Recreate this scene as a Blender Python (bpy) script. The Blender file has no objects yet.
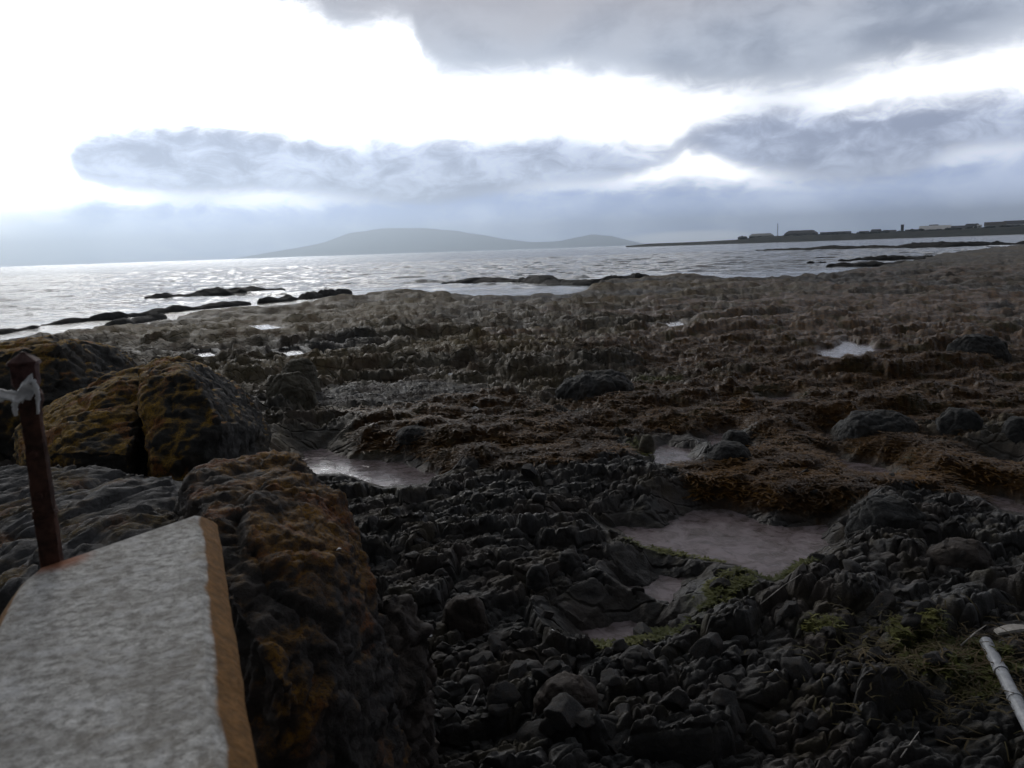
import bpy, bmesh, math, random
import numpy as np
from mathutils import Vector, Matrix

sc = bpy.context.scene
COL = sc.collection
R = math.radians
rng = np.random.default_rng(7)
random.seed(7)

# ------------------------------------------------------------------ camera
F_PX, W, H = 780.0, 1024, 768
CAMZ, PITCH, ROLL = 3.2, R(9.8), R(-1.93)
SEA = -0.6
cam_d = bpy.data.cameras.new('camera')
cam = bpy.data.objects.new('camera', cam_d)
COL.objects.link(cam)
ROT = Matrix.Rotation(math.pi / 2 - PITCH, 3, 'X') @ Matrix.Rotation(ROLL, 3, 'Z')
cam.matrix_world = Matrix.Translation((0, 0, CAMZ)) @ ROT.to_4x4()
cam_d.sensor_width = 36.0
cam_d.lens = F_PX / W * 36.0
cam_d.clip_start, cam_d.clip_end = 0.05, 150000
cam_d.dof.use_dof = True
cam_d.dof.focus_distance = 14.0
cam_d.dof.aperture_fstop = cam_d.lens / 1000 / 0.0042
sc.camera = cam

# ------------------------------------------------------------------ render / exposure
sc.view_settings.view_transform = 'Standard'
sc.view_settings.look = 'None'
sc.view_settings.exposure = 0.0
sc.view_settings.gamma = 1.0
sc.view_settings.use_curve_mapping = False
sc.render.engine = 'CYCLES'
sc.render.filter_size = 1.9
sc.cycles.max_bounces = 5
sc.cycles.diffuse_bounces = 2
sc.cycles.glossy_bounces = 3
sc.cycles.transmission_bounces = 4
sc.cycles.volume_bounces = 0
sc.cycles.use_denoising = True

SUN_AZ, SUN_EL = -24.0, 26.0        # ahead and to the left, behind the cloud
SKY_STRENGTH = 0.1


def pix_dir(px, py):
    d = ROT @ Vector(((px - W / 2) / F_PX, (H / 2 - py) / F_PX, -1.0))
    return d.normalized()


def at(px, py, z=0.0):
    d = pix_dir(px, py)
    t = (z - CAMZ) / d.z
    return Vector((d.x * t, d.y * t, z))


def at_d(px, py, y):
    d = pix_dir(px, py)
    t = y / d.y
    return Vector((d.x * t, y, CAMZ + d.z * t))


def azel(px, py):
    d = pix_dir(px, py)
    return math.degrees(math.atan2(d.x, d.y)), math.degrees(math.asin(d.z))


def lin(r, g, b):
    f = lambda c: (c / 255) / 12.92 if c <= 10 else (((c / 255) + 0.055) / 1.055) ** 2.4
    return (f(r), f(g), f(b))


# ------------------------------------------------------------------ node helper
class G:
    def __init__(s, tree):
        s.t, s.n, s.l = tree, tree.nodes, tree.links

    def node(s, typ, props=None, **ins):
        n = s.n.new(typ)
        for k, v in (props or {}).items():
            setattr(n, k, v)
        for k, v in ins.items():
            k2 = k.replace('_', ' ')
            s.put(n.inputs[int(k[1:])] if (k[0] == 'i' and k[1:].isdigit()) else n.inputs[k2], v)
        return n

    def put(s, sock, v):
        if hasattr(v, 'node'):
            s.l.new(v, sock)
        elif sock.type == 'RGBA' and len(v) == 3:
            sock.default_value = (*v, 1)
        else:
            sock.default_value = v

    def m(s, op, a, b=0.0, c=0.0, clamp=False):
        n = s.n.new('ShaderNodeMath')
        n.operation = op
        n.use_clamp = clamp
        for i, v in enumerate((a, b, c)):
            s.put(n.inputs[i], v)
        return n.outputs[0]

    def ss(s, v, lo, hi, a=0.0, b=1.0):
        n = s.n.new('ShaderNodeMapRange')
        n.interpolation_type = 'SMOOTHSTEP'
        for i, x in enumerate((v, lo, hi, a, b)):
            s.put(n.inputs[i], x)
        return n.outputs[0]

    def mix(s, f, a, b, mode='MIX'):
        n = s.n.new('ShaderNodeMix')
        n.data_type = 'RGBA'
        n.blend_type = mode
        s.put(n.inputs[0], f)
        s.put(n.inputs[6], a)
        s.put(n.inputs[7], b)
        return n.outputs[2]

    def noise(s, vec, scale, detail=4.0, rough=0.5, dist=0.0):
        n = s.node('ShaderNodeTexNoise', None, Vector=vec, Scale=scale, Detail=detail, Roughness=rough, Distortion=dist)
        return n.outputs[0]

    def curve(s, v, pts):
        n = s.n.new('ShaderNodeFloatCurve')
        c = n.mapping.curves[0]
        pts = sorted(pts)
        c.points[0].location = pts[0]
        c.points[1].location = pts[-1]
        for p in pts[1:-1]:
            c.points.new(*p)
        n.mapping.extend = 'HORIZONTAL'
        n.mapping.use_clip = False
        n.mapping.update()
        s.put(n.inputs[1], v)
        return n.outputs[0]


# ------------------------------------------------------------------ world: daylight sky under broken cloud
world = bpy.data.worlds.new('World')
sc.world = world
world.use_nodes = True
g = G(world.node_tree)
g.n.clear()
gen = g.node('ShaderNodeTexCoord').outputs['Generated']
sep = g.node('ShaderNodeSeparateXYZ', None, Vector=gen)
X, Y, Z = sep.outputs
el = g.m('MULTIPLY', g.m('ARCSINE', Z), 57.29578)
az = g.m('MULTIPLY', g.m('ARCTAN2', X, Y), 57.29578)
uu = g.m('DIVIDE', g.m('ADD', az, 45.0), 90.0)
vec = g.node('ShaderNodeCombineXYZ', None, X=g.m('MULTIPLY', az, 0.19), Y=g.m('MULTIPLY', el, 0.36), Z=g.m('MULTIPLY', Y, 2.0)).outputs[0]
n1 = g.m('SUBTRACT', g.noise(vec, 0.55, 7, 0.55, 0.3), 0.5)
n2 = g.m('SUBTRACT', g.noise(vec, 2.2, 9, 0.62, 0.5), 0.5)
n3 = g.m('SUBTRACT', g.noise(vec, 0.28, 3, 0.5), 0.5)


def edge(pix):
    pts = []
    for px, py in pix:
        a, e = azel(px, py)
        pts.append((min(1.0, max(0.0, (a + 45) / 90)), e / 40))
    pts = [(0.0, pts[0][1])] + pts + [(1.0, pts[-1][1])]
    return g.m('MULTIPLY', g.curve(uu, pts), 40.0)


T_bot = edge([(-60, -70), (100, -40), (235, -6), (320, 25), (335, 38), (408, 32), (425, 64), (450, 78), (512, 78), (612, 76),
              (682, 92), (747, 93), (812, 88), (862, 72), (942, 60), (992, 46), (1040, 33)])
M_top = edge([(60, 168), (82, 142), (110, 134), (200, 132), (325, 146), (425, 145), (512, 145), (562, 140), (612, 149), (660, 158),
              (702, 138), (752, 121), (862, 120), (937, 112), (1024, 102)])
M_bot = edge([(60, 150), (82, 172), (120, 180), (190, 189), (280, 187), (370, 194), (430, 198), (480, 192), (542, 178), (612, 172),
              (655, 162), (700, 148), (747, 160), (787, 167), (852, 170), (912, 162), (952, 144), (1024, 134)])
L_top = edge([(0, 216), (60, 214), (100, 208), (160, 205), (260, 206), (370, 203), (480, 197), (560, 190), (632, 192), (752, 188),
              (792, 184), (852, 178), (912, 168), (962, 161), (1024, 154)])

wob = g.m('ADD', g.m('MULTIPLY', n2, 2.3), g.m('MULTIPLY', n1, 2.2))
elw = g.m('ADD', el, wob)
elw2 = g.m('ADD', el, g.m('MULTIPLY', wob, 0.75))
soft = lambda m_: g.m('SUBTRACT', 1.0, g.m('POWER', g.m('SUBTRACT', 1.0, m_), 2.2))
Tm = soft(g.ss(g.m('SUBTRACT', elw, T_bot), -2.0, 2.4))
Mm = soft(g.m('MULTIPLY', g.ss(g.m('SUBTRACT', M_top, elw2), -1.9, 1.1), g.ss(g.m('SUBTRACT', elw2, M_bot), -1.2, 0.5)))
Lm = soft(g.ss(g.m('SUBTRACT', L_top, elw2), -1.3, 1.0))
Lm = g.m('MULTIPLY', Lm, g.ss(az, -36.0, -27.5, 0.45, 1.0))
# a pale break low over the water beyond the far point
bx = g.m('DIVIDE', g.m('SUBTRACT', az, azel(690, 240)[0]), 5.0)
by = g.m('DIVIDE', g.m('SUBTRACT', el, 0.35), 0.55)
brk = g.ss(g.m('ADD', g.m('MULTIPLY', bx, bx), g.m('MULTIPLY', by, by)), 0.1, 1.5, 0.62, 0.0)
Lm = g.m('MULTIPLY', Lm, g.m('SUBTRACT', 1.0, brk))

K = 1.0 / SKY_STRENGTH
kc = lambda c, m=1.0: tuple(x * K * m for x in c)
sky = g.node('ShaderNodeTexSky', dict(sky_type='NISHITA', sun_disc=False, sun_elevation=R(SUN_EL), sun_rotation=R(SUN_AZ),
                                      altitude=5.0, dust_density=2.0)).outputs[0]
# thin bright cloud, brightest round the hidden sun
gx = g.m('DIVIDE', g.m('SUBTRACT', az, SUN_AZ), 26.0)
gy = g.m('DIVIDE', g.m('SUBTRACT', el, 15.0), 16.0)
glow = g.m('POWER', 2.718, g.m('MULTIPLY', g.m('ADD', g.m('MULTIPLY', gx, gx), g.m('MULTIPLY', gy, gy)), -1.0))
sx2 = g.m('DIVIDE', g.m('SUBTRACT', az, -19.0), 8.0)
sy2 = g.m('DIVIDE', g.m('SUBTRACT', el, 12.5), 4.5)
core = g.m('POWER', 2.718, g.m('MULTIPLY', g.m('ADD', g.m('MULTIPLY', sx2, sx2), g.m('MULTIPLY', sy2, sy2)), -1.0))
gapf = g.m('ADD', g.m('ADD', 2.7, g.m('MULTIPLY', glow, 1.6)), g.m('MULTIPLY', core, 6.0))
gapf = g.m('ADD', gapf, g.m('MULTIPLY', n1, 0.35))
gap = g.mix(1.0, kc((1.0, 1.01, 1.03)), g.node('ShaderNodeCombineColor', None, Red=gapf, Green=gapf, Blue=gapf).outputs[0], 'MULTIPLY')
gap = g.mix(0.06, gap, sky)
tvar = g.ss(g.m('ADD', g.m('ADD', n1, g.m('MULTIPLY', n2, 0.5)), g.m('MULTIPLY', n3, 0.8)), -0.26, 0.26)
tcol = g.mix(tvar, kc(lin(148, 158, 178), 0.95), kc(lin(190, 198, 213), 1.1))
tcol = g.mix(g.ss(g.m('ADD', el, g.m('MULTIPLY', n3, 8.0)), 13.0, 19.5), tcol, kc(lin(176, 170, 174), 1.0))
tcol = g.mix(g.ss(el, 24.0, 50.0), tcol, kc(lin(158, 161, 166)))
mcol = g.mix(g.ss(g.m('ADD', n1, g.m('MULTIPLY', n2, 1.0)), -0.2, 0.26), kc(lin(150, 160, 186), 1.15), kc(lin(194, 204, 226), 1.5))
lcol = g.mix(g.ss(g.m('ADD', n1, g.m('MULTIPLY', n2, 0.5)), -0.2, 0.25), kc(lin(165, 186, 232), 2.7), kc(lin(200, 214, 244), 3.6))
lmul = g.ss(el, 0.3, 5.0, 0.72, 0.40)
lcol = g.mix(1.0, lcol, g.node('ShaderNodeCombineColor', None, Red=lmul, Green=lmul, Blue=lmul).outputs[0], 'MULTIPLY')
lcol = g.mix(g.ss(az, -34.0, -20.0, 0.6, 0.0), lcol, kc(lin(215, 232, 250), 1.5))
brkc = g.mix(brk, lcol, kc((1.1, 1.02, 0.98)))
c = g.mix(Lm, gap, lcol)
c = g.mix(Mm, c, mcol)
c = g.mix(Tm, c, tcol)
# unseen sky behind the viewer, dimmed so that near faces stay dark
back = g.ss(g.m('ABSOLUTE', az), 46.0, 100.0, 1.0, 0.12)
c = g.mix(1.0, c, g.node('ShaderNodeCombineColor', None, Red=back, Green=back, Blue=back).outputs[0], 'MULTIPLY')
c = g.mix(g.ss(el, -6.0, -1.0), kc((0.05, 0.06, 0.07)), c)
bg = g.node('ShaderNodeBackground', None, Color=c, Strength=SKY_STRENGTH)
out = g.node('ShaderNodeOutputWorld')
g.l.new(bg.outputs[0], out.inputs[0])

# ------------------------------------------------------------------ sun behind cloud: weak and very soft
sd = bpy.data.lights.new('sun', 'SUN')
sd.energy = 0.68
sd.angle = R(14)
sd.color = (1.0, 0.96, 0.9)
sun = bpy.data.objects.new('sun', sd)
COL.objects.link(sun)
sdir = Vector((math.sin(R(SUN_AZ)) * math.cos(R(SUN_EL)), math.cos(R(SUN_AZ)) * math.cos(R(SUN_EL)), math.sin(R(SUN_EL))))
sun.rotation_euler = sdir.to_track_quat('Z', 'Y').to_euler()
sun.location = (0, 0, 30)


# ------------------------------------------------------------------ numpy noise
def _h(ix, iy, iz, seed):
    n = (ix.astype(np.uint32) * np.uint32(374761393) + iy.astype(np.uint32) * np.uint32(668265263)
         + iz.astype(np.uint32) * np.uint32(2246822519) + np.uint32((seed * 974634777 + 12345) & 0xffffffff))
    n = (n ^ (n >> np.uint32(13))) * np.uint32(1274126177)
    n = (n ^ (n >> np.uint32(15))) * np.uint32(2654435761)
    n ^= n >> np.uint32(16)
    return n.astype(np.float32) / np.float32(4294967296.0)


def _q(t):
    return t * t * t * (t * (t * 6 - 15) + 10)


def vn2(x, y, seed):
    fx, fy = np.floor(x), np.floor(y)
    ix, iy = fx.astype(np.int64), fy.astype(np.int64)
    tx, ty = _q(x - fx), _q(y - fy)
    z = np.zeros_like(ix)
    a = _h(ix, iy, z, seed); b = _h(ix + 1, iy, z, seed)
    c_ = _h(ix, iy + 1, z, seed); d = _h(ix + 1, iy + 1, z, seed)
    return (a + (b - a) * tx + (c_ - a) * ty + (a - b - c_ + d) * tx * ty) * 2 - 1


def fbm2(x, y, octs, seed, gain=0.5):
    s, amp, tot = 0, 1.0, 0
    for i in range(octs):
        s = s + amp * vn2(x * (2.03 ** i) + i * 17.3, y * (2.03 ** i) - i * 9.1, seed + i)
        tot += amp
        amp *= gain
    return s / tot


def vn3(p, seed):
    f = np.floor(p)
    i = f.astype(np.int64)
    t = _q(p - f)
    r = 0
    for dx in (0, 1):
        for dy in (0, 1):
            for dz in (0, 1):
                w = (t[:, 0] if dx else 1 - t[:, 0]) * (t[:, 1] if dy else 1 - t[:, 1]) * (t[:, 2] if dz else 1 - t[:, 2])
                r = r + w * _h(i[:, 0] + dx, i[:, 1] + dy, i[:, 2] + dz, seed)
    return r * 2 - 1


def fbm3(p, octs, seed, gain=0.5):
    s, amp, tot = 0, 1.0, 0
    for i in range(octs):
        s = s + amp * vn3(p * (2.03 ** i) + i * 11.7, seed + i)
        tot += amp
        amp *= gain
    return s / tot


def worley2(x, y, seed, jit=0.9):
    fx, fy = np.floor(x).astype(np.int64), np.floor(y).astype(np.int64)
    f1 = np.full(x.shape, 9.0, np.float32); f2 = f1.copy()
    rid = np.zeros_like(f1); ddx = np.zeros_like(f1); ddy = np.zeros_like(f1)
    z = np.zeros_like(fx)
    for i in (-1, 0, 1):
        for j in (-1, 0, 1):
            cx, cy = fx + i, fy + j
            h1 = _h(cx, cy, z, seed); h2 = _h(cx, cy, z, seed + 101)
            dx = (cx + 0.5 + (h1 - 0.5) * jit - x).astype(np.float32)
            dy = (cy + 0.5 + (h2 - 0.5) * jit - y).astype(np.float32)
            d = np.sqrt(dx * dx + dy * dy)
            near = d < f1
            f2 = np.where(near, f1, np.minimum(f2, d))
            f1 = np.where(near, d, f1)
            rid = np.where(near, h1 * 0.5 + h2 * 0.5, rid)
            ddx = np.where(near, dx, ddx); ddy = np.where(near, dy, ddy)
    return f1, f2, rid, ddx, ddy


def worley3(p, seed, jit=0.9):
    f = np.floor(p).astype(np.int64)
    n = len(p)
    f1 = np.full(n, 9.0, np.float32); f2 = f1.copy(); rid = np.zeros(n, np.float32)
    for i in (-1, 0, 1):
        for j in (-1, 0, 1):
            for k in (-1, 0, 1):
                c_ = f + np.array([i, j, k])
                h = [_h(c_[:, 0], c_[:, 1], c_[:, 2], seed + q * 57) for q in range(3)]
                d = sum((c_[:, q] + 0.5 + (h[q] - 0.5) * jit - p[:, q]) ** 2 for q in range(3)).astype(np.float32)
                d = np.sqrt(d)
                near = d < f1
                f2 = np.where(near, f1, np.minimum(f2, d))
                f1 = np.where(near, d, f1)
                rid = np.where(near, h[0] * 0.6 + h[1] * 0.4, rid)
    return f1, f2, rid


def sst(a, b, x):
    t = np.clip((x - a) / (b - a), 0, 1)
    return t * t * (3 - 2 * t)


def sdf_poly(x, y, P):
    d = np.full(x.shape, 1e9)
    inside = np.zeros(x.shape, bool)
    n = len(P)
    for i in range(n):
        ax, ay = P[i]; bx_, by_ = P[(i + 1) % n]
        ex, ey = bx_ - ax, by_ - ay
        t = np.clip(((x - ax) * ex + (y - ay) * ey) / (ex * ex + ey * ey + 1e-9), 0, 1)
        d = np.minimum(d, np.hypot(x - ax - t * ex, y - ay - t * ey))
        cond = ((ay > y) != (by_ > y)) & (x < (bx_ - ax) * (y - ay) / (by_ - ay + 1e-12) + ax)
        inside ^= cond
    return np.where(inside, -d, d)


# ------------------------------------------------------------------ pools left by the tide (outline as seen, at their own level)
POOLS = [
    ('wide shallow mauve tide pool in the dark rocks of the foreground', -0.16,
     [(622, 527), (660, 528), (700, 510), (735, 512), (770, 530), (820, 526), (815, 545), (775, 580), (740, 566), (690, 560), (640, 545)]),
    ('bright tide pool with a white left end beside the big lichened rock', -0.15,
     [(300, 452), (322, 448), (345, 458), (400, 464), (432, 474), (425, 485), (385, 487), (345, 474), (310, 474)]),
    ('white tide pool shining among brown weed on the right', 0.04,
     [(817, 352), (826, 348), (836, 349.5), (846, 340), (857, 345), (866, 343.5), (873, 349), (889, 349), (880, 352.5), (866, 351.5), (858, 356.5), (847, 353.5), (838, 359), (825, 357)]),
    ('forked grey tide pool in brown weed below the small one', -0.12,
     [(833, 456), (850, 462), (888, 468), (893, 477), (868, 476), (846, 474)]),
    ('small pale tide pool just above the forked one', -0.10, [(827, 435), (842, 436), (852, 441), (832, 446)]),
    ('green rimmed tide pool between dark mid beach rocks', -0.12, [(652, 452), (668, 446), (690, 450), (692, 464), (670, 466), (655, 463)]),
    ('small upright looking pool of bright water beside the green rimmed one', -0.12, [(711, 436), (727, 434), (728, 449), (712, 449)]),
    ('pale tide pool at the right hand side among dark rocks', -0.12, [(978, 496), (1010, 500), (1045, 512), (1045, 520), (1004, 512)]),
    ('little grey pool just in front of the wide mauve pool', -0.14, [(640, 590), (662, 576), (680, 580), (668, 606), (655, 600)]),
    ('shallow pale wet patch with green weed in the foreground rocks', -0.14, [(592, 632), (630, 624), (656, 632), (620, 646), (596, 644)]),
    ('sliver of bright water between dark rocks far right', -0.10, [(996, 461), (1014, 462), (1012, 469), (998, 468)]),
    ('thin bright pool far out on the tan rocks left of centre', 0.02, [(250, 326), (268, 325), (282, 328), (262, 330)]),
    ('tiny bright pool on the tan rocks above the grey boulder', 0.04, [(282, 352), (296, 350), (303, 354), (288, 356)]),
    ('tiny bright pool on the tan rocks near the middle', 0.04, [(664, 323), (678, 321), (684, 325), (670, 327)]),
    ('tiny bright pool on the rocks left of the bouldery patch', 0.04, [(196, 354), (208, 352), (214, 356), (202, 357)]),
    ('small bright pool between rocks right of centre at mid beach', -0.08, [(760, 399), (788, 397), (797, 400), (776, 403)]),
]
POOLP = []
for lab, zp, pix in POOLS:
    P = [tuple(at(px, py, zp)[:2]) for px, py in pix]
    POOLP.append(P)


# ------------------------------------------------------------------ the foreshore as one height field
SHORE_PX = [(-160, 352), (0, 346), (70, 338), (150, 326), (230, 313), (330, 303), (370, 297), (400, 294.5), (440, 297), (510, 298.5), (585, 294),
            (604, 283), (640, 279), (690, 277.5), (735, 280), (770, 279.5), (815, 276.5), (872, 270), (900, 265), (930, 258), (985, 250), (1024, 245.5), (1060, 242)]
_sa, _sr = [], []
for px, py in SHORE_PX:
    p = at(px, py, SEA)
    _sa.append(math.degrees(math.atan2(p.x, p.y))); _sr.append(math.hypot(p.x, p.y))
_sa = [-180, -120, -90] + _sa + [60, 80, 180]
_sr = [420, 420, _sr[0]] + _sr + [330, 420, 420]
_gauss = []


def blob(px, py, rx, ry, amp, z=0.0):
    p = at(px, py, z)
    _gauss.append((p.x, p.y, rx, ry, amp))


def regions(x, y, lst):
    s = np.zeros(x.shape)
    for bx_, by_, rx, ry, amp in lst:
        s += amp * np.exp(-(((x - bx_) / rx) ** 2 + ((y - by_) / ry) ** 2))
    return s


def plan(px, py, rx, ry, amp):
    p = at(px, py, 0.0)
    return (p.x, p.y, rx, ry, amp)


WEED = [plan(430, 420, 2.3, 1.5, 1.2), plan(400, 440, 1.2, 1.0, 0.6), plan(560, 445, 1.8, 1.6, 1.0), plan(500, 460, 1.0, 1.0, 0.8), plan(800, 430, 2.0, 2.2, 1.0),
        plan(860, 400, 4.5, 2.2, 1.3), plan(980, 395, 4.0, 1.8, 1.2), plan(900, 480, 2.2, 1.2, 1.0), plan(700, 360, 4.0, 3.0, 0.6),
        plan(850, 340, 9, 5, 0.8), plan(960, 360, 6, 4, 0.7), plan(760, 500, 1.0, 1.0, 0.5), plan(600, 400, 3, 2, 0.5), plan(900, 310, 20, 9, 0.7), plan(985, 272, 40, 30, 0.75), plan(840, 300, 14, 8, 0.35),
        plan(740, 470, 1.2, 1.0, 0.6)]
GREEN = [plan(655, 448, 0.5, 0.5, 0.9), plan(690, 548, 0.9, 0.25, 0.7), plan(760, 535, 0.8, 0.25, 0.5), plan(790, 590, 0.35, 0.35, 0.6), plan(660, 640, 0.5, 0.3, 0.5), plan(830, 405, 0.7, 0.4, 0.7),
         plan(620, 650, 0.4, 0.3, 0.6), plan(945, 690, 0.5, 0.5, 0.8), plan(815, 660, 0.3, 0.2, 0.5), plan(660, 380, 0.6, 0.5, 0.7), plan(440, 690, 0.3, 0.3, 0.4),
         plan(720, 610, 0.4, 0.4, 0.5)]
PEBBLE = [plan(380, 395, 3.0, 1.6, 1.0)]
CA, SA = math.cos(R(32)), math.sin(R(32))


def ground(x, y):
    x = np.asarray(x, float); y = np.asarray(y, float)
    r = np.hypot(x, y); a = np.degrees(np.arctan2(x, y))
    rs = np.interp(a, _sa, _sr)
    nl = fbm2(x / 9, y / 9, 4, 5)
    nm = fbm2(x / 3.1, y / 3.1, 4, 11)
    nf = fbm2(x / 0.5, y / 0.5, 5, 21, 0.55)
    nf = nf + (fbm2(x / 0.9, y / 0.9, 3, 23) - nf) * sst(18, 34, r)
    s = rs - r + (nl * 0.5 + nm * 0.35) * np.clip(r * 0.06, 0.5, 5)
    sc_ = np.clip(r / 60, 0.6, 3)
    base = -1.35 + 1.35 * sst(-5, 8, s / sc_)
    base = base + 0.25 * sst(60, 150, r) * sst(14, 28, a) * sst(4, 40, s)
    base += 1.0 * np.exp(-((x + 5.4) / 1.8) ** 2 - ((y - 6.5) / 3.6) ** 2) + 0.7 * np.exp(-((x + 8) / 3.0) ** 2 - ((y - 12.5) / 3.0) ** 2)
    weed = regions(x, y, WEED) + 0.45 * nm + 0.25 * nf + 0.3 * (nl - 0.1)
    weed = weed + 0.45 * fbm2(x / 1.3 + 3, y / 0.9, 4, 19, 0.6)
    weed = sst(0.62, 0.86, weed) * sst(5.2, 7.0, r)
    # bedding-aligned axes, warped
    wx = x + 0.35 * nm + 0.06 * nf; wy = y + 0.35 * fbm2(x / 2.7 + 40, y / 2.7, 3, 31) + 0.05 * nf
    u = wx * CA + wy * SA; v = -wx * SA + wy * CA
    far = sst(9.0, 15.0, r + nm * 3 - 0.25 * x)
    # fractured blocks close by
    f1, f2, rid, dx, dy = worley2(u / 0.62, v / 0.42, 3)
    e = sst(0.0, 0.24, f2 - f1)
    blk = e * (0.05 + 0.20 * (rid - 0.45) + dx * (rid - 0.5) * 0.24 + dy * 0.09) - 0.07 * (1 - sst(0, 0.1, f2 - f1))
    f1, f2, rid2, dx, dy = worley2(u / 0.25 + nf * 0.25, v / 0.19 + 0.2 * nm, 8)
    e2 = sst(0.0, 0.26, f2 - f1)
    blk2 = e2 * (0.035 + 0.085 * (rid2 - 0.5) + dy * 0.035 + dx * (rid2 - 0.5) * 0.09) - 0.035 * (1 - sst(0, 0.1, f2 - f1))
    f1, f2, rid3, dx, dy = worley2(u / 0.095 + nf * 0.3, v / 0.08, 13)
    blk3 = sst(0, 0.4, f2 - f1) * (0.012 + (rid3 - 0.5) * 0.045 + dy * 0.02)
    smallness = sst(-0.15, 0.25, fbm2(x / 1.7 + 9, y / 1.7, 3, 77))
    near_h = 0.10 + blk * (1.0 - 0.5 * smallness) + blk2 * (0.8 + 0.5 * smallness) + blk3 + 0.22 * nm + 0.05 * nf
    # rounded whalebacks further out
    C2, S2 = math.cos(R(17)), math.sin(R(17))
    u2 = wx * C2 + wy * S2; v2 = -wx * S2 + wy * C2
    wv = 0.5 * fbm2(x / 1.4, y / 1.4, 3, 61)
    g1, g2, q1, dx, dy = worley2(u2 / 5.5 + 0.3 * wv, v2 / 1.7 + 0.6 * wv, 40, 1.0)
    m1 = sst(0, 0.4, g2 - g1) * (0.22 + 0.46 * (q1 - 0.5) + dy * 0.12)
    g1, g2, q2, dx, dy = worley2(u2 / 1.9 + 0.3 * wv, v2 / 0.62 + 0.4 * wv, 47, 1.0)
    m2 = sst(0, 0.5, g2 - g1) * (0.15 + 0.18 * (q2 - 0.5) + dy * 0.08) - 0.03 * (1 - sst(0, 0.1, g2 - g1))
    fr_ = sst(28, 65, r)
    m2 = m2 * (1 - 0.45 * fr_) + fr_ * 0.30 * (0.35 - np.abs(fbm2(u2 / 3.0, v2 / 1.0, 4, 83)))
    far_h = m1 + m2 + 0.20 * nm + 0.05 * nf + 0.12 * nl
    tq = (far_h + 0.10 * nm + 0.25 * (v2 * 0.22)) / 0.17
    fq = tq - np.floor(tq)
    ledge = (np.floor(tq) + sst(0.62, 1.0, fq) - tq) * 0.17
    far_h = far_h + 0.75 * ledge * sst(70, 35, r) + blk * 0.75 * sst(55, 22, r)
    far_h = (far_h + 0.04 * nf + 0.9 * blk2 * sst(40, 18, r)) * (1 - 0.45 * sst(50, 130, r)) - 0.15
    hr = near_h * (1 - far) + far_h * far
    wd = fbm2(x / 0.16, y / 0.16, 3, 91) * sst(24, 12, r)
    blk2 = blk2 * sst(34, 16, r)
    hr = hr * (1 - 0.30 * weed) + weed * (0.05 + 0.035 * wd * sst(40, 12, r))
    pb = sst(0.25, 0.7, regions(x, y, PEBBLE) + 0.3 * nm)
    hr = hr * (1 - 0.75 * pb) + pb * (blk2 * 0.5 + blk3)
    z = base + hr * sst(-10, 2, s / sc_) * (0.55 + 0.45 * sst(0, 14, s))
    wet = np.zeros(x.shape)
    dmin = np.full(x.shape, 9.0)
    for P in POOLP:
        c0 = np.mean(P, axis=0); m_ = np.hypot(x - c0[0], y - c0[1]) < max(math.hypot(p[0] - c0[0], p[1] - c0[1]) for p in P) + 0.6
        if m_.any(): dmin[m_] = np.minimum(dmin[m_], sdf_poly(x[m_], y[m_], P))
    for (lab, zp, pix), P in zip(POOLS, POOLP):
        cx = sum(p[0] for p in P) / len(P); cy = sum(p[1] for p in P) / len(P)
        rad = max(math.hypot(p[0] - cx, p[1] - cy) for p in P) + 1.2
        q_ = np.concatenate([np.linspace(P[i], P[(i + 1) % len(P)], 40) for i in range(len(P))])
        qa, qr = np.degrees(np.arctan2(q_[:, 0], q_[:, 1])), np.hypot(q_[:, 0], q_[:, 1])
        aa = [qa.min(), qa.max()]
        bins = np.linspace(aa[0], aa[1], 25)
        bi = np.clip(np.round((qa - aa[0]) / (aa[1] - aa[0]) * 24).astype(int), 0, 24)
        env = np.array([qr[bi == i].min() if (bi == i).any() else qr.mean() for i in range(25)])
        m_ = np.hypot(x - cx, y - cy) < rad
        if m_.any():
            size = min(1.0, rad - 1.0)
            d = sdf_poly(x[m_], y[m_], P) + (0.13 * nf[m_] + 0.05 * wd[m_]) * min(1.0, size + 0.3)
            d = d - 0.25 * np.clip(blk[m_] + blk2[m_] - 0.05, -0.1, 0.25) * (d > -0.35) 
            bank = zp - 0.06 + 0.75 * np.clip(d + 0.04, 0, 9) + 0.3 * blk2[m_]
            z[m_] = np.minimum(z[m_], bank)
            low = zp + 0.015 + 0.5 * np.clip(blk2[m_], -0.02, 0.1) + 0.6 * np.clip(d - 0.05, 0, 0.15)
            z[m_] = np.where((d > 0.05) & (d < 0.4) & (dmin[m_] > 0.12), np.maximum(z[m_], low), z[m_])
            wet[m_] = np.maximum(wet[m_], 1 - sst(0.0, 0.25, d))
        mid = (min(aa) + max(aa)) / 2; hw = (max(aa) - min(aa)) / 2
        rn = np.interp(a, bins, env)
        fw = 3.0 if env.min() < 16 else 0.9
        m_ = (np.abs(a - mid) < hw + fw) & (r < rn + 0.1) & (r > rn * 0.6)
        if m_.any():
            line = zp + (CAMZ - zp) * (1 - r[m_] / rn[m_]) * 0.9 + np.where(dmin[m_] < 0.0, -0.06, 0.01 + 0.02 * nf[m_] + 0.2 * blk2[m_])
            kk = 1 - sst(hw - 0.1, hw + fw, np.abs(a[m_] - mid))
            z[m_] = np.where(z[m_] > line, z[m_] * (1 - kk) + line * kk, z[m_])
    tan = sst(11, 19, r + nm * 3) * np.clip(0.55 + 0.9 * nl + 0.5 * nm, 0, 1) * (1 - 0.8 * weed) * (1 - pb) * np.maximum(sst(30, 4, x - 0.1 * y), 0.6 * sst(25, 45, r))
    tan *= sst(0.0, 9.0, s / sc_)
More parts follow.
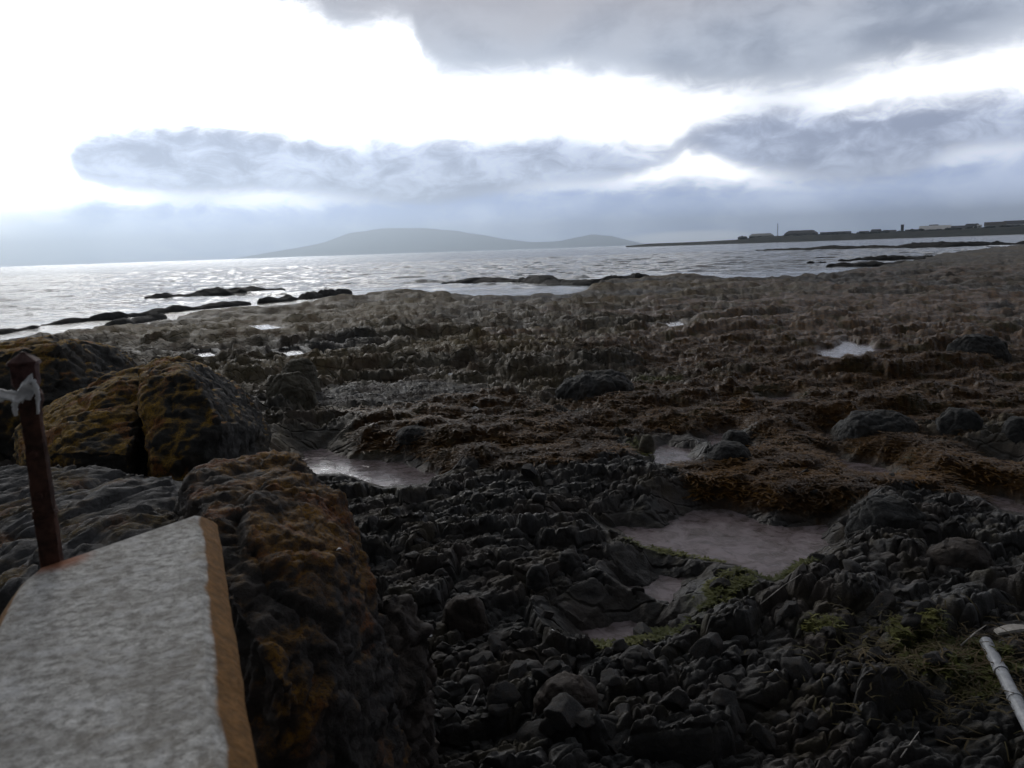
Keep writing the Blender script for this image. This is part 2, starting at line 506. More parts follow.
    green = sst(0.22, 0.6, regions(x, y, GREEN) + 0.3 * nf - 0.05)
    return z, weed, tan, green, wet, s


def gz(x, y):
    return float(ground(np.array([x]), np.array([y]))[0][0])


# ------------------------------------------------------------------ object helpers
def tag(o, label=None, cat=None, group=None, kind=None):
    if label: o['label'] = label
    if cat: o['category'] = cat
    if group: o['group'] = group
    if kind: o['kind'] = kind
    return o


def mesh_np(name, verts, faces, mat, parent=None, smooth=True, attrs=None, loc=None):
    verts = np.asarray(verts, np.float32); faces = np.asarray(faces, np.int32)
    me = bpy.data.meshes.new(name)
    me.vertices.add(len(verts)); me.vertices.foreach_set('co', verts.ravel())
    k = faces.shape[1]
    me.loops.add(faces.size); me.loops.foreach_set('vertex_index', faces.ravel())
    me.polygons.add(len(faces))
    me.polygons.foreach_set('loop_start', np.arange(0, faces.size, k, dtype=np.int32))
    me.update(calc_edges=True)
    me.polygons.foreach_set('use_smooth', np.full(len(faces), smooth, bool))
    for n_, v_ in (attrs or {}).items():
        at_ = me.attributes.new(n_, 'FLOAT', 'POINT'); at_.data.foreach_set('value', np.asarray(v_, np.float32))
    me.materials.append(mat)
    o = bpy.data.objects.new(name, me); COL.objects.link(o)
    if parent: o.parent = parent
    if loc is not None: o.location = loc
    return o


def obj_bm(name, bm, mat, parent=None, smooth=False, loc=None):
    me = bpy.data.meshes.new(name)
    bm.normal_update(); bm.to_mesh(me); bm.free()
    for p in me.polygons: p.use_smooth = smooth
    me.materials.append(mat)
    o = bpy.data.objects.new(name, me); COL.objects.link(o)
    if parent: o.parent = parent
    if loc is not None: o.location = loc
    return o


def empty(name, loc, rz=0.0):
    o = bpy.data.objects.new(name, None); COL.objects.link(o)
    o.location = loc; o.rotation_euler = (0, 0, rz); o.empty_display_size = 0.2
    return o


def grid_faces(nr, nc, wrap=False):
    i = np.arange(nr - 1)[:, None]; j = np.arange(nc if wrap else nc - 1)[None, :]
    j2 = (j + 1) % nc
    q = np.stack([i * nc + j, i * nc + j2, (i + 1) * nc + j2, (i + 1) * nc + j], -1)
    return q.reshape(-1, 4)[:, ::-1]


# ------------------------------------------------------------------ materials
def newmat(name):
    m = bpy.data.materials.new(name); m.use_nodes = True
    m.node_tree.nodes.clear()
    return m, G(m.node_tree)


def finish(g, col, rough, height=None, dist=0.02, strength=0.6, **kw):
    b = g.node('ShaderNodeBsdfPrincipled', None, Base_Color=col, Roughness=rough)
    for k_, v_ in kw.items(): g.put(b.inputs[k_.replace('_', ' ')], v_)
    if height is not None:
        bp = g.node('ShaderNodeBump', None, Height=height, Distance=dist, Strength=strength)
        g.l.new(bp.outputs[0], b.inputs['Normal'])
    o = g.node('ShaderNodeOutputMaterial'); g.l.new(b.outputs[0], o.inputs[0])
    return b


def attr(g, name):
    return g.node('ShaderNodeAttribute', dict(attribute_name=name)).outputs['Fac']


def m_shore():
    m, g = newmat('foreshore')
    p = g.node('ShaderNodeNewGeometry').outputs['Position']
    a = g.noise(p, 0.9, 6, 0.6); b = g.noise(p, 6.0, 8, 0.65); f = g.noise(p, 38.0, 5, 0.65)
    rock = g.mix(g.ss(b, 0.3, 0.7), (0.025, 0.027, 0.028), (0.068, 0.067, 0.065))
    rock = g.mix(g.ss(a, 0.42, 0.66, 0.0, 0.55), rock, (0.085, 0.066, 0.055))
    rock = g.mix(g.ss(g.noise(p, 2.3, 5, 0.65), 0.5, 0.66, 0.0, 0.65), rock, (0.062, 0.052, 0.03))
    rock = g.mix(g.ss(f, 0.60, 0.78, 0.0, 0.45), rock, (0.15, 0.145, 0.135))
    tan = g.mix(g.ss(b, 0.3, 0.7), (0.082, 0.062, 0.026), (0.18, 0.137, 0.06))
    tan = g.mix(g.ss(a, 0.45, 0.7, 0.0, 0.6), tan, (0.135, 0.082, 0.05))
    tan = g.mix(g.ss(f, 0.56, 0.75, 0.0, 0.5), tan, (0.05, 0.045, 0.036))
    weed = g.mix(g.ss(b, 0.32, 0.68), (0.026, 0.013, 0.003), (0.12, 0.054, 0.007))
    weed = g.mix(g.ss(a, 0.5, 0.66, 0.0, 0.7), weed, (0.055, 0.05, 0.014))
    grn = g.mix(b, (0.05, 0.07, 0.015), (0.16, 0.17, 0.05))
    c = g.mix(attr(g, 'tan'), rock, tan)
    c = g.mix(attr(g, 'weed'), c, weed)
    c = g.mix(g.m('MULTIPLY', attr(g, 'green'), g.ss(f, 0.35, 0.6)), c, grn)
    c = g.mix(g.m('MULTIPLY', attr(g, 'wet'), 0.5), c, (0.03, 0.026, 0.025))
    vo = g.node('ShaderNodeTexVoronoi', dict(feature='DISTANCE_TO_EDGE'), Vector=g.node('ShaderNodeMapping', None, Vector=g.mix(0.12, p, g.node('ShaderNodeTexNoise', None, Vector=p, Scale=2.0, Detail=4.0).outputs[1]), Rotation=(0, 0, R(-24)), Scale=(1.6, 3.2, 2.0)).outputs[0], Scale=1.0).outputs[0]
    crack = g.m('MULTIPLY', g.ss(vo, 0.0, 0.07), g.m('SUBTRACT', 1.0, attr(g, 'weed')))
    h = g.m('ADD', g.m('ADD', g.m('MULTIPLY', b, 1.0), g.m('MULTIPLY', f, 0.35)), g.m('MULTIPLY', crack, 0.9))
    rough = g.m('SUBTRACT', g.ss(a, 0.35, 0.7, 0.62, 0.85), g.m('MULTIPLY', attr(g, 'wet'), 0.25))
    rough = g.m('SUBTRACT', rough, g.m('MULTIPLY', attr(g, 'weed'), 0.1))
    finish(g, c, rough, h, 0.05, 0.9, Specular_IOR_Level=0.35)
    return m


def m_rock(name, dark, lite, lichen=None, amount=0.0, tint=None, scale=1.0, side=0.0):
    m, g = newmat(name)
    tc = g.node('ShaderNodeTexCoord').outputs['Object']
    geo = g.node('ShaderNodeNewGeometry')
    a = g.noise(tc, 1.6 * scale, 6, 0.6, 0.4); b = g.noise(tc, 8.0 * scale, 8, 0.65); f = g.noise(tc, 55.0 * scale, 5, 0.7)
    c = g.mix(g.ss(b, 0.3, 0.7), dark, lite)
    c = g.mix(g.ss(f, 0.60, 0.8, 0.0, 0.4), c, tuple(x * 1.9 for x in lite))
    if tint: c = g.mix(g.ss(a, 0.45, 0.65, 0.0, 0.8), c, tint)
    if lichen:
        nrm = g.node('ShaderNodeSeparateXYZ', None, Vector=geo.outputs['Normal']).outputs
        up = g.m('ADD', g.m('MULTIPLY', nrm[2], 0.22), g.m('MULTIPLY', nrm[0], side))
        lm = g.m('ADD', g.m('ADD', g.m('MULTIPLY', a, 0.95), g.m('MULTIPLY', b, 0.18)), up)
        lm = g.ss(lm, 0.72 - amount, 0.90 - amount)
        lm = g.m('MULTIPLY', lm, g.ss(f, 0.36, 0.56, 0.12, 1.0))
        lc = g.mix(g.ss(b, 0.35, 0.65), tuple(x * 0.45 for x in lichen), lichen)
        lc = g.mix(g.ss(g.noise(tc, 3.3, 4, 0.6), 0.5, 0.64, 0.0, 0.8), lc, (lichen[0] * 0.75, lichen[1] * 0.48, lichen[2] * 1.2))
        c = g.mix(lm, c, lc)
    h = g.m('ADD', b, g.m('MULTIPLY', f, 0.3))
    finish(g, c, 0.8, h, 0.04 / scale, 0.9, Specular_IOR_Level=0.3)
    return m


def m_simple(name, c1, c2, rough=0.7, scale=20.0, spec=0.4, bump=0.3, dist=0.005, **kw):
    m, g = newmat(name)
    tc = g.node('ShaderNodeTexCoord').outputs['Object']
    n = g.noise(tc, scale, 6, 0.65)
    finish(g, g.mix(g.ss(n, 0.32, 0.68), c1, c2), rough, n, dist, bump, Specular_IOR_Level=spec, **kw)
    return m


def m_sea():
    m, g = newmat('sea')
    p = g.node('ShaderNodeNewGeometry').outputs['Position']
    mp = g.node('ShaderNodeMapping', None, Vector=p, Rotation=(0, 0, R(14)), Scale=(0.55, 1.0, 1.0)).outputs[0]
    n = g.noise(mp, 0.06, 10, 0.55, 0.6)
    n2 = g.noise(mp, 1.6, 8, 0.7, 0.3)
    calm = g.ss(attr(g, 'calm'), 0.0, 1.0, 1.0, 0.3)
    h = g.m('MULTIPLY', g.m('ADD', g.m('MULTIPLY', n, 9.0), g.m('MULTIPLY', n2, 1.0)), calm)
    finish(g, (0.05, 0.055, 0.055), 0.13, h, 0.55, 1.0, IOR=1.333)
    return m


def m_pool():
    m, g = newmat('pool_water')
    p = g.node('ShaderNodeNewGeometry').outputs['Position']
    n = g.noise(p, 4.0, 6, 0.6, 0.4)
    silt = g.mix(g.ss(g.noise(p, 5.0, 7, 0.7, 0.8), 0.36, 0.62), (0.13, 0.105, 0.10), (0.30, 0.25, 0.265))
    b = g.node('ShaderNodeBsdfPrincipled', None, Base_Color=silt, Roughness=0.06, IOR=1.333)
    bp = g.node('ShaderNodeBump', None, Height=n, Distance=0.03, Strength=0.5)
    g.l.new(bp.outputs[0], b.inputs['Normal'])
    t = g.node('ShaderNodeBsdfTransparent', None, Color=(0.8, 0.8, 0.8))
    mx = g.node('ShaderNodeMixShader'); mx.inputs[0].default_value = 0.8
    g.l.new(t.outputs[0], mx.inputs[1]); g.l.new(b.outputs[0], mx.inputs[2])
    o = g.node('ShaderNodeOutputMaterial'); g.l.new(mx.outputs[0], o.inputs[0])
    return m


M_SHORE = m_shore()
M_SEA = m_sea()
M_POOL = m_pool()
M_REEF = m_rock('reef_rock', (0.018, 0.019, 0.018), (0.05, 0.047, 0.042), scale=0.3)
OCHRE = (0.40, 0.235, 0.03)
M_BOULD_A = m_rock('lichened_boulder', (0.022, 0.022, 0.021), (0.06, 0.058, 0.054), OCHRE, 0.12, (0.05, 0.04, 0.028), side=-0.20)
M_BOULD_D = m_rock('orange_lichened_rock', (0.022, 0.02, 0.019), (0.065, 0.056, 0.05), (0.25, 0.125, 0.016), 0.05, (0.055, 0.036, 0.026), side=0.05)
M_BOULD_C = m_rock('grey_slab', (0.045, 0.046, 0.048), (0.13, 0.13, 0.135), (0.16, 0.105, 0.022), -0.02, (0.055, 0.05, 0.045))
M_GREY = m_rock('grey_boulder', (0.085, 0.08, 0.062), (0.18, 0.165, 0.125), tint=(0.09, 0.08, 0.06))
M_DARK = m_rock('dark_boulder', (0.027, 0.029, 0.030), (0.068, 0.069, 0.068), tint=(0.05, 0.046, 0.038))
M_STONE = m_rock('loose_stone', (0.03, 0.031, 0.033), (0.085, 0.083, 0.081), tint=(0.07, 0.058, 0.05), scale=2.0)
M_BROWNR = m_rock('brown_boulder', (0.03, 0.026, 0.024), (0.085, 0.07, 0.06), tint=(0.06, 0.045, 0.036))

# ------------------------------------------------------------------ foreshore mesh
th = np.radians(np.concatenate([np.linspace(84, 41, 16), np.arange(40, 3.0, -0.055), np.arange(3.0, 0.88, -0.032)]))
rad = np.concatenate([CAMZ / np.tan(th), np.linspace(215, 430, 12)])
azs = np.concatenate([np.arange(-180, -50, 2.5), np.arange(-50, -37, 0.25), np.arange(-37, 37, 0.075), np.arange(37, 50, 0.25), np.arange(50, 180, 2.5)])
RR, AA = np.meshgrid(rad, np.radians(azs), indexing='ij')
gx_, gy_ = (RR * np.sin(AA)).ravel(), (RR * np.cos(AA)).ravel()
zz, weed_, tan_, green_, wet_, s_ = ground(gx_, gy_)
shore = mesh_np('rocky_shore', np.stack([gx_, gy_, zz], 1), grid_faces(len(rad), len(azs), True), M_SHORE,
                attrs=dict(weed=weed_, tan=tan_, green=green_, wet=wet_))
tag(shore, 'rocky foreshore at low tide, dark broken rock near and tan weathered rock beyond', kind='structure')

# ------------------------------------------------------------------ sea
rs_ = np.concatenate([np.geomspace(22, 420, 520), np.geomspace(440, 28500, 60)])
azs2 = np.concatenate([np.arange(-180, -60, 4.0), np.arange(-60, -37, 0.5), np.arange(-37, 37, 0.11), np.arange(37, 60, 0.5), np.arange(60, 180, 4.0)])
RR, AA = np.meshgrid(rs_, np.radians(azs2), indexing='ij')
sx, sy = (RR * np.sin(AA)).ravel(), (RR * np.cos(AA)).ravel()
rr = RR.ravel()
sh = np.interp(np.degrees(AA.ravel()), _sa, _sr)
off = rr - sh
zs = np.zeros_like(sx)
wr = np.random.default_rng(3)
for i in range(34):
    lam = 0.7 * (1.13 ** i) if i < 22 else wr.uniform(1.5, 12)
    d = R(200) + wr.normal(0, 0.55)
    ph = wr.uniform(0, 6.28)
    k_ = 2 * math.pi / lam
    w_ = np.sin(k_ * (sx * math.sin(d) + sy * math.cos(d)) + ph + 1.3 * vn2(sx / lam / 2.5, sy / lam / 2.5, 300 + i))
    fade = sst(lam * 320, lam * 70, rr)
    zs += 0.0075 * lam ** 0.75 * w_ * fade
zs *= (0.25 + 0.75 * sst(2, 30, off)) * sst(420, 300, rr)
calm = 1 - sst(4, 34, off + 6 * fbm2(sx / 14, sy / 14, 3, 60))
sea = mesh_np('sea', np.stack([sx, sy, zs + SEA], 1), grid_faces(len(rs_), len(azs2), True), M_SEA, attrs=dict(calm=calm))
tag(sea, 'silver grey choppy sea running out to the horizon', kind='structure')

# ------------------------------------------------------------------ pools
for (lab, zp, pix), P in zip(POOLS, POOLP):
    cx = sum(p[0] for p in P) / len(P); cy = sum(p[1] for p in P) / len(P)
    ring = []
    for (x, y) in P:
        d = math.hypot(x - cx, y - cy)
        ring.append((cx + (x - cx) * (d + 0.22) / d, cy + (y - cy) * (d + 0.22) / d))
    bm = bmesh.new()
    bm.faces.new([bm.verts.new((x - cx, y - cy, 0)) for x, y in ring])
    if sum((ring[i][0] * ring[(i + 1) % len(ring)][1] - ring[(i + 1) % len(ring)][0] * ring[i][1]) for i in range(len(ring))) < 0:
        bmesh.ops.reverse_faces(bm, faces=bm.faces)
    o = obj_bm('tide_pool', bm, M_POOL, loc=(cx, cy, zp))
    tag(o, lab, kind='structure')

# ------------------------------------------------------------------ reefs standing in the water
def reef(pix, halfw, hgt, label, seed):
    pts = [at(px, py, SEA) for px, py in pix]
    seg = [0.0]
    for a_, b_ in zip(pts, pts[1:]): seg.append(seg[-1] + (b_ - a_).length)
    L = seg[-1]
    n = int(min(420, max(40, L / 0.25))); m_ = 26
    t = np.linspace(0, L, n)
    cx = np.interp(t, seg, [p.x for p in pts]); cy = np.interp(t, seg, [p.y for p in pts])
    w = halfw * (0.65 + 0.6 * fbm2(t / (L / 6 + 1), t * 0 + seed, 3, seed))
    ends = np.clip(np.minimum(t, L - t) / (L * 0.14), 0, 1) ** 0.6
    v = np.linspace(-1, 1, m_)
    dxy = np.gradient(cx), np.gradient(cy)
    ln = np.hypot(*dxy); nx, ny = -dxy[1] / ln, dxy[0] / ln
    VV = v[None, :] * (w * ends + 0.05)[:, None]
    xx = cx[:, None] + nx[:, None] * VV; yy = cy[:, None] + ny[:, None] * VV
    wob_ = fbm2(xx / (halfw * 1.2), yy / (halfw * 1.2), 4, seed + 3)
    f1, f2, rid, _, _ = worley2(xx / 0.9, yy / 0.7, seed + 9)
    wob_ = wob_ + 0.5 * fbm2(xx / 0.5, yy / 0.5, 3, seed + 5)
    prof = np.clip(1 - v[None, :] ** 2, 0, 1) * np.sqrt(ends)[:, None]
    tv = np.clip(0.55 + 1.0 * fbm2(t / (L / 9 + 0.6), t * 0, 3, seed + 20), 0.06, 1.3)[:, None]
    z = SEA - 0.25 + (0.25 + 1.5 * hgt * (0.35 + 0.65 * tv)) * np.sqrt(prof) + 1.3 * hgt * (0.35 * wob_ + 0.45 * (rid - 0.5) - 0.12 * (1 - sst(0, 0.2, f2 - f1))) * np.sqrt(prof)
    o0 = Vector((float(cx.mean()), float(cy.mean()), SEA))
    o = mesh_np('reef', np.stack([xx.ravel() - o0.x, yy.ravel() - o0.y, z.ravel() - o0.z], 1), grid_faces(n, m_), M_REEF, loc=o0)
    tag(o, label, 'rock reef', 'reefs standing out of the shallow sea')


reef([(143, 300), (185, 297), (240, 293), (285, 290)], 2.2, 0.48, 'dark rock reef lying farthest out in the sea on the left', 1)
reef([(-30, 334), (0, 332), (44, 327)], 0.7, 0.20, 'low rock reef awash at the left edge of the sea', 2)
reef([(38, 327), (80, 322), (127, 317), (200, 309), (252, 304)], 1.0, 0.28, 'long broken rock reef running beside the shore on the left', 3)
reef([(100, 329), (130, 324), (166, 318)], 0.7, 0.28, 'small rock reef just inside the long broken one', 4)
reef([(256, 304), (300, 300), (325, 297), (352, 294)], 1.1, 0.55, 'knobbly rock reef at the shore tip, right of the long broken one', 5)
reef([(440, 284), (480, 282), (530, 282), (590, 285), (640, 283), (700, 279)], 3.2, 0.5, 'large dark rock reef behind the bright inlet in mid picture', 6)
reef([(755, 251), (850, 249), (950, 247), (1060, 243)], 5.0, 0.9, 'very long thin reef farthest out in the sea on the right', 7)
reef([(836, 261.5), (870, 260.5), (920, 259), (980, 255)], 2.6, 0.6, 'rock reef in the right hand shallows, between the long thin one and the shortest', 8)
reef([(825, 267), (860, 266), (905, 265), (945, 262)], 1.8, 0.5, 'shortest rock reef close against the brown shore on the right', 9)
for i, (a_, b_, l_) in enumerate([((772, 263), (790, 262.5), 'tiny rock awash, leftmost of the small ones off the right shore'),
                                  ((806, 264), (826, 263), 'tiny rock awash nearest the shortest reef on the right'),
                                  ((812, 258.6), (836, 258), 'tiny rock awash nearest the long thin reef on the right'),
                                  ((85, 333), (100, 331.5), 'tiny rock awash close under the left shore')]):
    mid_ = ((a_[0] + b_[0]) / 2, (a_[1] + b_[1]) / 2)
    reef([a_, mid_, b_], 0.5, 0.22, l_, 30 + i)

# ------------------------------------------------------------------ far shore, hills
def ridge(name, crest, r0, r1, depth, base, mat, label, seed, rough, n=260, m_=14):
    a_ = []; h_ = []
    for px, py in crest:
        d = pix_dir(px, py)
        a_.append(math.atan2(d.x, d.y)); h_.append(CAMZ + math.tan(math.asin(d.z)) * r1)
    A = np.linspace(a_[0], a_[-1], n); h = np.maximum(np.interp(A, a_, h_), SEA - 1)
    rr_ = np.concatenate([np.linspace(r0, r1, m_ // 2), np.linspace(r1 + depth / m_, r1 + depth, m_ - m_ // 2)])
    prof = np.concatenate([sst(0, 1, np.linspace(0.0, 1.0, m_ // 2)), np.linspace(1, 0.55, m_ - m_ // 2)])
    Rr, Aa = np.meshgrid(rr_, A, indexing='ij')
    x = Rr * np.sin(Aa); y = Rr * np.cos(Aa)
    z = SEA - base + (h[None, :] - SEA + base) * prof[:, None] * (1 + rough * fbm2(x / (depth / 5), y / (depth / 5), 4, seed))
    o = mesh_np(name, np.stack([x.ravel(), y.ravel(), z.ravel()], 1), grid_faces(m_, n), mat)
    return tag(o, label, kind='structure')


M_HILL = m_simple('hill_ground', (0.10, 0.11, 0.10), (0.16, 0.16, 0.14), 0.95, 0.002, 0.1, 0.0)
M_LAND = m_simple('far_shore_ground', (0.022, 0.026, 0.018), (0.055, 0.055, 0.04), 0.95, 0.05, 0.1, 0.4, 1.0)
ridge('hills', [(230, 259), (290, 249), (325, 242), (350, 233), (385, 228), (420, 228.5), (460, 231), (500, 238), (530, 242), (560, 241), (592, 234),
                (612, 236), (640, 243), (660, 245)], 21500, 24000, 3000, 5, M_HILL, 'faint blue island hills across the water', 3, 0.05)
ridge('far_shore', [(626, 246), (650, 243.6), (700, 241.6), (735, 239.6), (760, 236.5), (800, 235.0), (850, 233.4), (880, 232.4), (905, 231), (940, 229.6), (985, 227.2), (1024, 225), (1120, 222), (1250, 219)],
      1500, 1620, 700, 2.5, M_LAND, 'low dark headland across the bay on the right', 9, 0.05, 400, 16)

# buildings on the headland: each one walls + roof (+ openings where they show)
B_R = 1640.0


def bpt(px, py, r=B_R):
    d = pix_dir(px, py)
    k_ = r / math.hypot(d.x, d.y)
    return Vector((d.x * k_, d.y * k_, CAMZ + d.z * k_))


def mat_plain(name, c_, rough=0.8):
    return m_simple(name, tuple(x * 0.85 for x in c_), c_, rough, 0.3, 0.3, 0.1)


MB = {k_: mat_plain('building_' + k_, v_) for k_, v_ in dict(grey=(0.16, 0.16, 0.155), dark=(0.05, 0.05, 0.05), pale=(0.8, 0.8, 0.8), slate=(0.06, 0.062, 0.07),
                                                            white=(0.75, 0.75, 0.75), brown=(0.09, 0.075, 0.06), window=(0.03, 0.035, 0.04), sheet=(0.42, 0.43, 0.43)).items()}


def building(px0, px1, py_top, py_base, wall, roof, label, cat='building', name='distant_building', roof_frac=0.4, kind='gable', depth=14.0, r=B_R, nwin=3):
    a_, b_ = bpt(px0, py_base, r), bpt(px1, py_base, r)
    top = bpt((px0 + px1) / 2, py_top, r).z
    base = min(a_.z, b_.z) - 4.0
    ctr = (a_ + b_) / 2; ctr.z = base
    w_ = (b_ - a_).xy.length
    hgt = top - base
    vis = top - min(a_.z, b_.z)
    hw = hgt - vis * roof_frac
    e = empty(name, ctr, math.atan2(b_.y - a_.y, b_.x - a_.x))
    bm = bmesh.new()
    bmesh.ops.create_cube(bm, size=1.0, matrix=Matrix.Translation((0, depth / 2, hw / 2)) @ Matrix.Diagonal((w_, depth, hw, 1)))
    obj_bm('wall', bm, MB[wall], e)
    bm = bmesh.new()
    rh = hgt - hw; o_ = 0.4
    if kind == 'gable':
        prof = [(-o_, 0), (depth / 2, rh), (depth + o_, 0)]; xi = (0, 0)
    elif kind == 'hip':
        prof = [(-o_, 0), (depth / 2, rh), (depth + o_, 0)]; xi = (w_ * 0.14, 0)
    elif kind == 'arch':
        prof = [(depth * (0.5 - 0.5 * math.cos(math.pi * q / 8)) , rh * math.sin(math.pi * q / 8)) for q in range(9)]; xi = (w_ * 0.05, 0)
    else:
        prof = [(-o_, 0), (-o_, rh), (depth + o_, rh), (depth + o_, 0)]; xi = (0, 0)
    rows = []
    for sx_ in (-1, 1):
        rows.append([bm.verts.new((sx_ * (w_ / 2 + o_ - xi[0] * (zz_ / max(rh, .01))), yy_, hw + 0.02 + zz_)) for yy_, zz_ in prof])
    bm.faces.new(rows[0]); bm.faces.new(rows[1][::-1])
    for q in range(len(prof)):
        q2 = (q + 1) % len(prof)
        bm.faces.new((rows[0][q], rows[1][q], rows[1][q2], rows[0][q2]))
    bmesh.ops.recalc_face_normals(bm, faces=bm.faces)
    obj_bm('roof', bm, MB[roof], e)
    for q in range(nwin):
        bm = bmesh.new()
        x_ = (q + 0.5) / nwin * w_ - w_ / 2
        bmesh.ops.create_cube(bm, size=1.0, matrix=Matrix.Translation((x_, -0.06, hw - vis * 0.25)) @ Matrix.Diagonal((w_ / nwin * 0.35, 0.12, vis * 0.22, 1)))
        obj_bm('window', bm, MB['window'], e)
    tag(e, label, cat)
    return e


building(749, 774, 233.4, 237.5, 'sheet', 'sheet', 'low grey shed left of the mast on the far headland', 'shed', 'distant_shed', 0.5, 'hip', 24, nwin=0)
building(784, 818, 230.2, 236.6, 'grey', 'dark', 'big arched roof shed right of the mast on the far headland', 'shed', 'distant_shed', 0.45, 'hip', 40, nwin=4)
building(820, 836, 232.0, 236, 'dark', 'slate', 'dark flat works building just right of the big arched shed', 'building', 'distant_building', 0.25, 'flat', 20)
building(836, 851, 231.2, 235.5, 'brown', 'slate', 'dark works building with a pitched roof left of the white house', 'building', 'distant_building', 0.5, 'gable', 16)
building(859, 869, 231.0, 234.6, 'white', 'slate', 'small white house between the works and the dark houses', 'house', 'distant_house', 0.45, 'gable', 10, nwin=2)
building(870, 882, 229.2, 234, 'dark', 'slate', 'dark house with steep roof just left of the tower', 'house', 'distant_house', 0.5, 'hip', 12, nwin=2)
building(884, 896, 230.0, 233.5, 'brown', 'slate', 'low brown house touching the foot of the tower', 'house', 'distant_house', 0.5, 'gable', 12, nwin=3)
building(900.5, 903.6, 224.6, 233, 'dark', 'dark', 'slim dark square tower rising above the headland houses', 'tower', 'distant_tower', 0.08, 'flat', 6, nwin=1)
building(905, 920, 229.4, 233, 'brown', 'slate', 'dark terrace just right of the tower', 'terrace', 'distant_terrace', 0.5, 'gable', 12, nwin=4)
building(919, 951, 225.4, 231.5, 'pale', 'pale', 'long pale roofed warehouse right of the tower', 'warehouse', 'distant_warehouse', 0.55, 'gable', 30, r=1700, nwin=4)
building(929, 938, 224.6, 229, 'slate', 'slate', 'small dark house showing above the long pale warehouse', 'house', 'distant_house', 0.5, 'gable', 10, r=1790, nwin=0)
building(951, 966, 225.6, 231, 'sheet', 'slate', 'blue grey shed butting on the pale warehouse', 'shed', 'distant_shed', 0.5, 'gable', 24, r=1690)
building(964, 980, 223.6, 229, 'grey', 'slate', 'slate roofed house behind the two white cabins, right of the pale warehouse', 'house', 'distant_house', 0.5, 'hip', 14, r=1720)
building(973, 977.5, 226.4, 229.4, 'white', 'pale', 'tiny bright white cabin, lower of the two on the right headland', 'cabin', 'distant_cabin', 0.4, 'gable', 5, r=1610, nwin=1)
building(977, 981.5, 224.6, 227.8, 'white', 'pale', 'tiny bright white cabin, upper of the two on the right headland', 'cabin', 'distant_cabin', 0.4, 'gable', 5, r=1600, nwin=1)
building(984, 1006, 221.8, 229, 'sheet', 'brown', 'brown roofed hall near the right edge on the headland', 'hall', 'distant_hall', 0.5, 'gable', 26, r=1700, nwin=4)
building(1000, 1028, 220.4, 228, 'pale', 'slate', 'largest hall on the headland, at the right edge of the photo', 'hall', 'distant_hall', 0.45, 'hip', 30, r=1740, nwin=5)

p0, p1 = bpt(777.5, 237), bpt(777.5, 223.6)
e = empty('lattice_mast', (p0.x, p0.y, p0.z - 2))
hm = p1.z - p0.z + 2
M_MAST = mat_plain('mast_metal', (0.11, 0.11, 0.11))
bm = bmesh.new()
w0, w1 = 0.9, 0.35
cor = [(-1, -1), (1, -1), (1, 1), (-1, 1)]


def bar(bm, a_, b_, r_, seg=5):
    a_, b_ = Vector(a_), Vector(b_)
    d = (b_ - a_)
    q = d.to_track_quat('Z', 'Y').to_matrix().to_4x4()
    bmesh.ops.create_cone(bm, cap_ends=True, segments=seg, radius1=r_, radius2=r_, depth=d.length, matrix=Matrix.Translation((a_ + b_) / 2) @ q)


for cx, cy in cor: bar(bm, (cx * w0, cy * w0, 0), (cx * w1, cy * w1, hm), 0.14)
for k_ in range(9):
    z0, z1 = hm * k_ / 9, hm * (k_ + 1) / 9
    for q in range(4):
        (ax, ay), (bx_, by_) = cor[q], cor[(q + 1) % 4]
        wa, wb = w0 + (w1 - w0) * k_ / 9, w0 + (w1 - w0) * (k_ + 1) / 9
        bar(bm, (ax * wa, ay * wa, z0), (bx_ * wb, by_ * wb, z1), 0.08)
obj_bm('lattice', bm, M_MAST, e)
bm = bmesh.new(); bar(bm, (0, 0, hm), (0, 0, hm + 4), 0.1); obj_bm('aerial', bm, M_MAST, e)
tag(e, 'thin lattice mast standing between two sheds on the headland', 'mast')

# bushes and trees along the headland
M_LEAF = m_simple('far_foliage', (0.02, 0.027, 0.014), (0.045, 0.055, 0.03), 0.9, 0.5, 0.1, 0.2)
M_TRUNK = m_simple('far_bark', (0.04, 0.033, 0.026), (0.07, 0.06, 0.05), 0.9, 0.8, 0.1, 0.2)


def far_tree(px, py_base, hpx, wpx, label, r=1605.0, cat='bush', name='distant_bush'):
    p = bpt(px, py_base, r)
    h_ = hpx * r / F_PX; w_ = wpx * r / F_PX
    e = empty(name, (p.x, p.y, p.z - 1.0))
    bm = bmesh.new(); bar(bm, (0, 0, -1), (0, 0, 1 + h_ * 0.55), h_ * 0.05 + 0.1, 6); obj_bm('trunk', bm, M_TRUNK, e)
    n = 260
    q = rng.normal(size=(n, 3)); q /= np.linalg.norm(q, axis=1)[:, None]
    q *= rng.uniform(0.35, 1.0, (n, 1)) ** 0.5
    c_ = q * [w_ / 2, w_ / 2, h_ * 0.5] + [0, 0, 1 + h_ * 0.52]
    s_ = 0.11 * (w_ + h_) / 2 * rng.uniform(0.6, 1.3, (n, 1))
    t1 = rng.normal(size=(n, 3)); t1 /= np.linalg.norm(t1, axis=1)[:, None]
    t2 = np.cross(t1, rng.normal(size=(n, 3))); t2 /= np.linalg.norm(t2, axis=1)[:, None]
    v_ = np.stack([c_ - t1 * s_ - t2 * s_ * .6, c_ + t1 * s_ - t2 * s_ * .6, c_ + t1 * s_ + t2 * s_ * .6, c_ - t1 * s_ + t2 * s_ * .6], 1).reshape(-1, 3)
    mesh_np('crown', v_, np.arange(4 * n).reshape(-1, 4), M_LEAF, e, smooth=False)
    return tag(e, label, cat, 'bushes along the far headland')


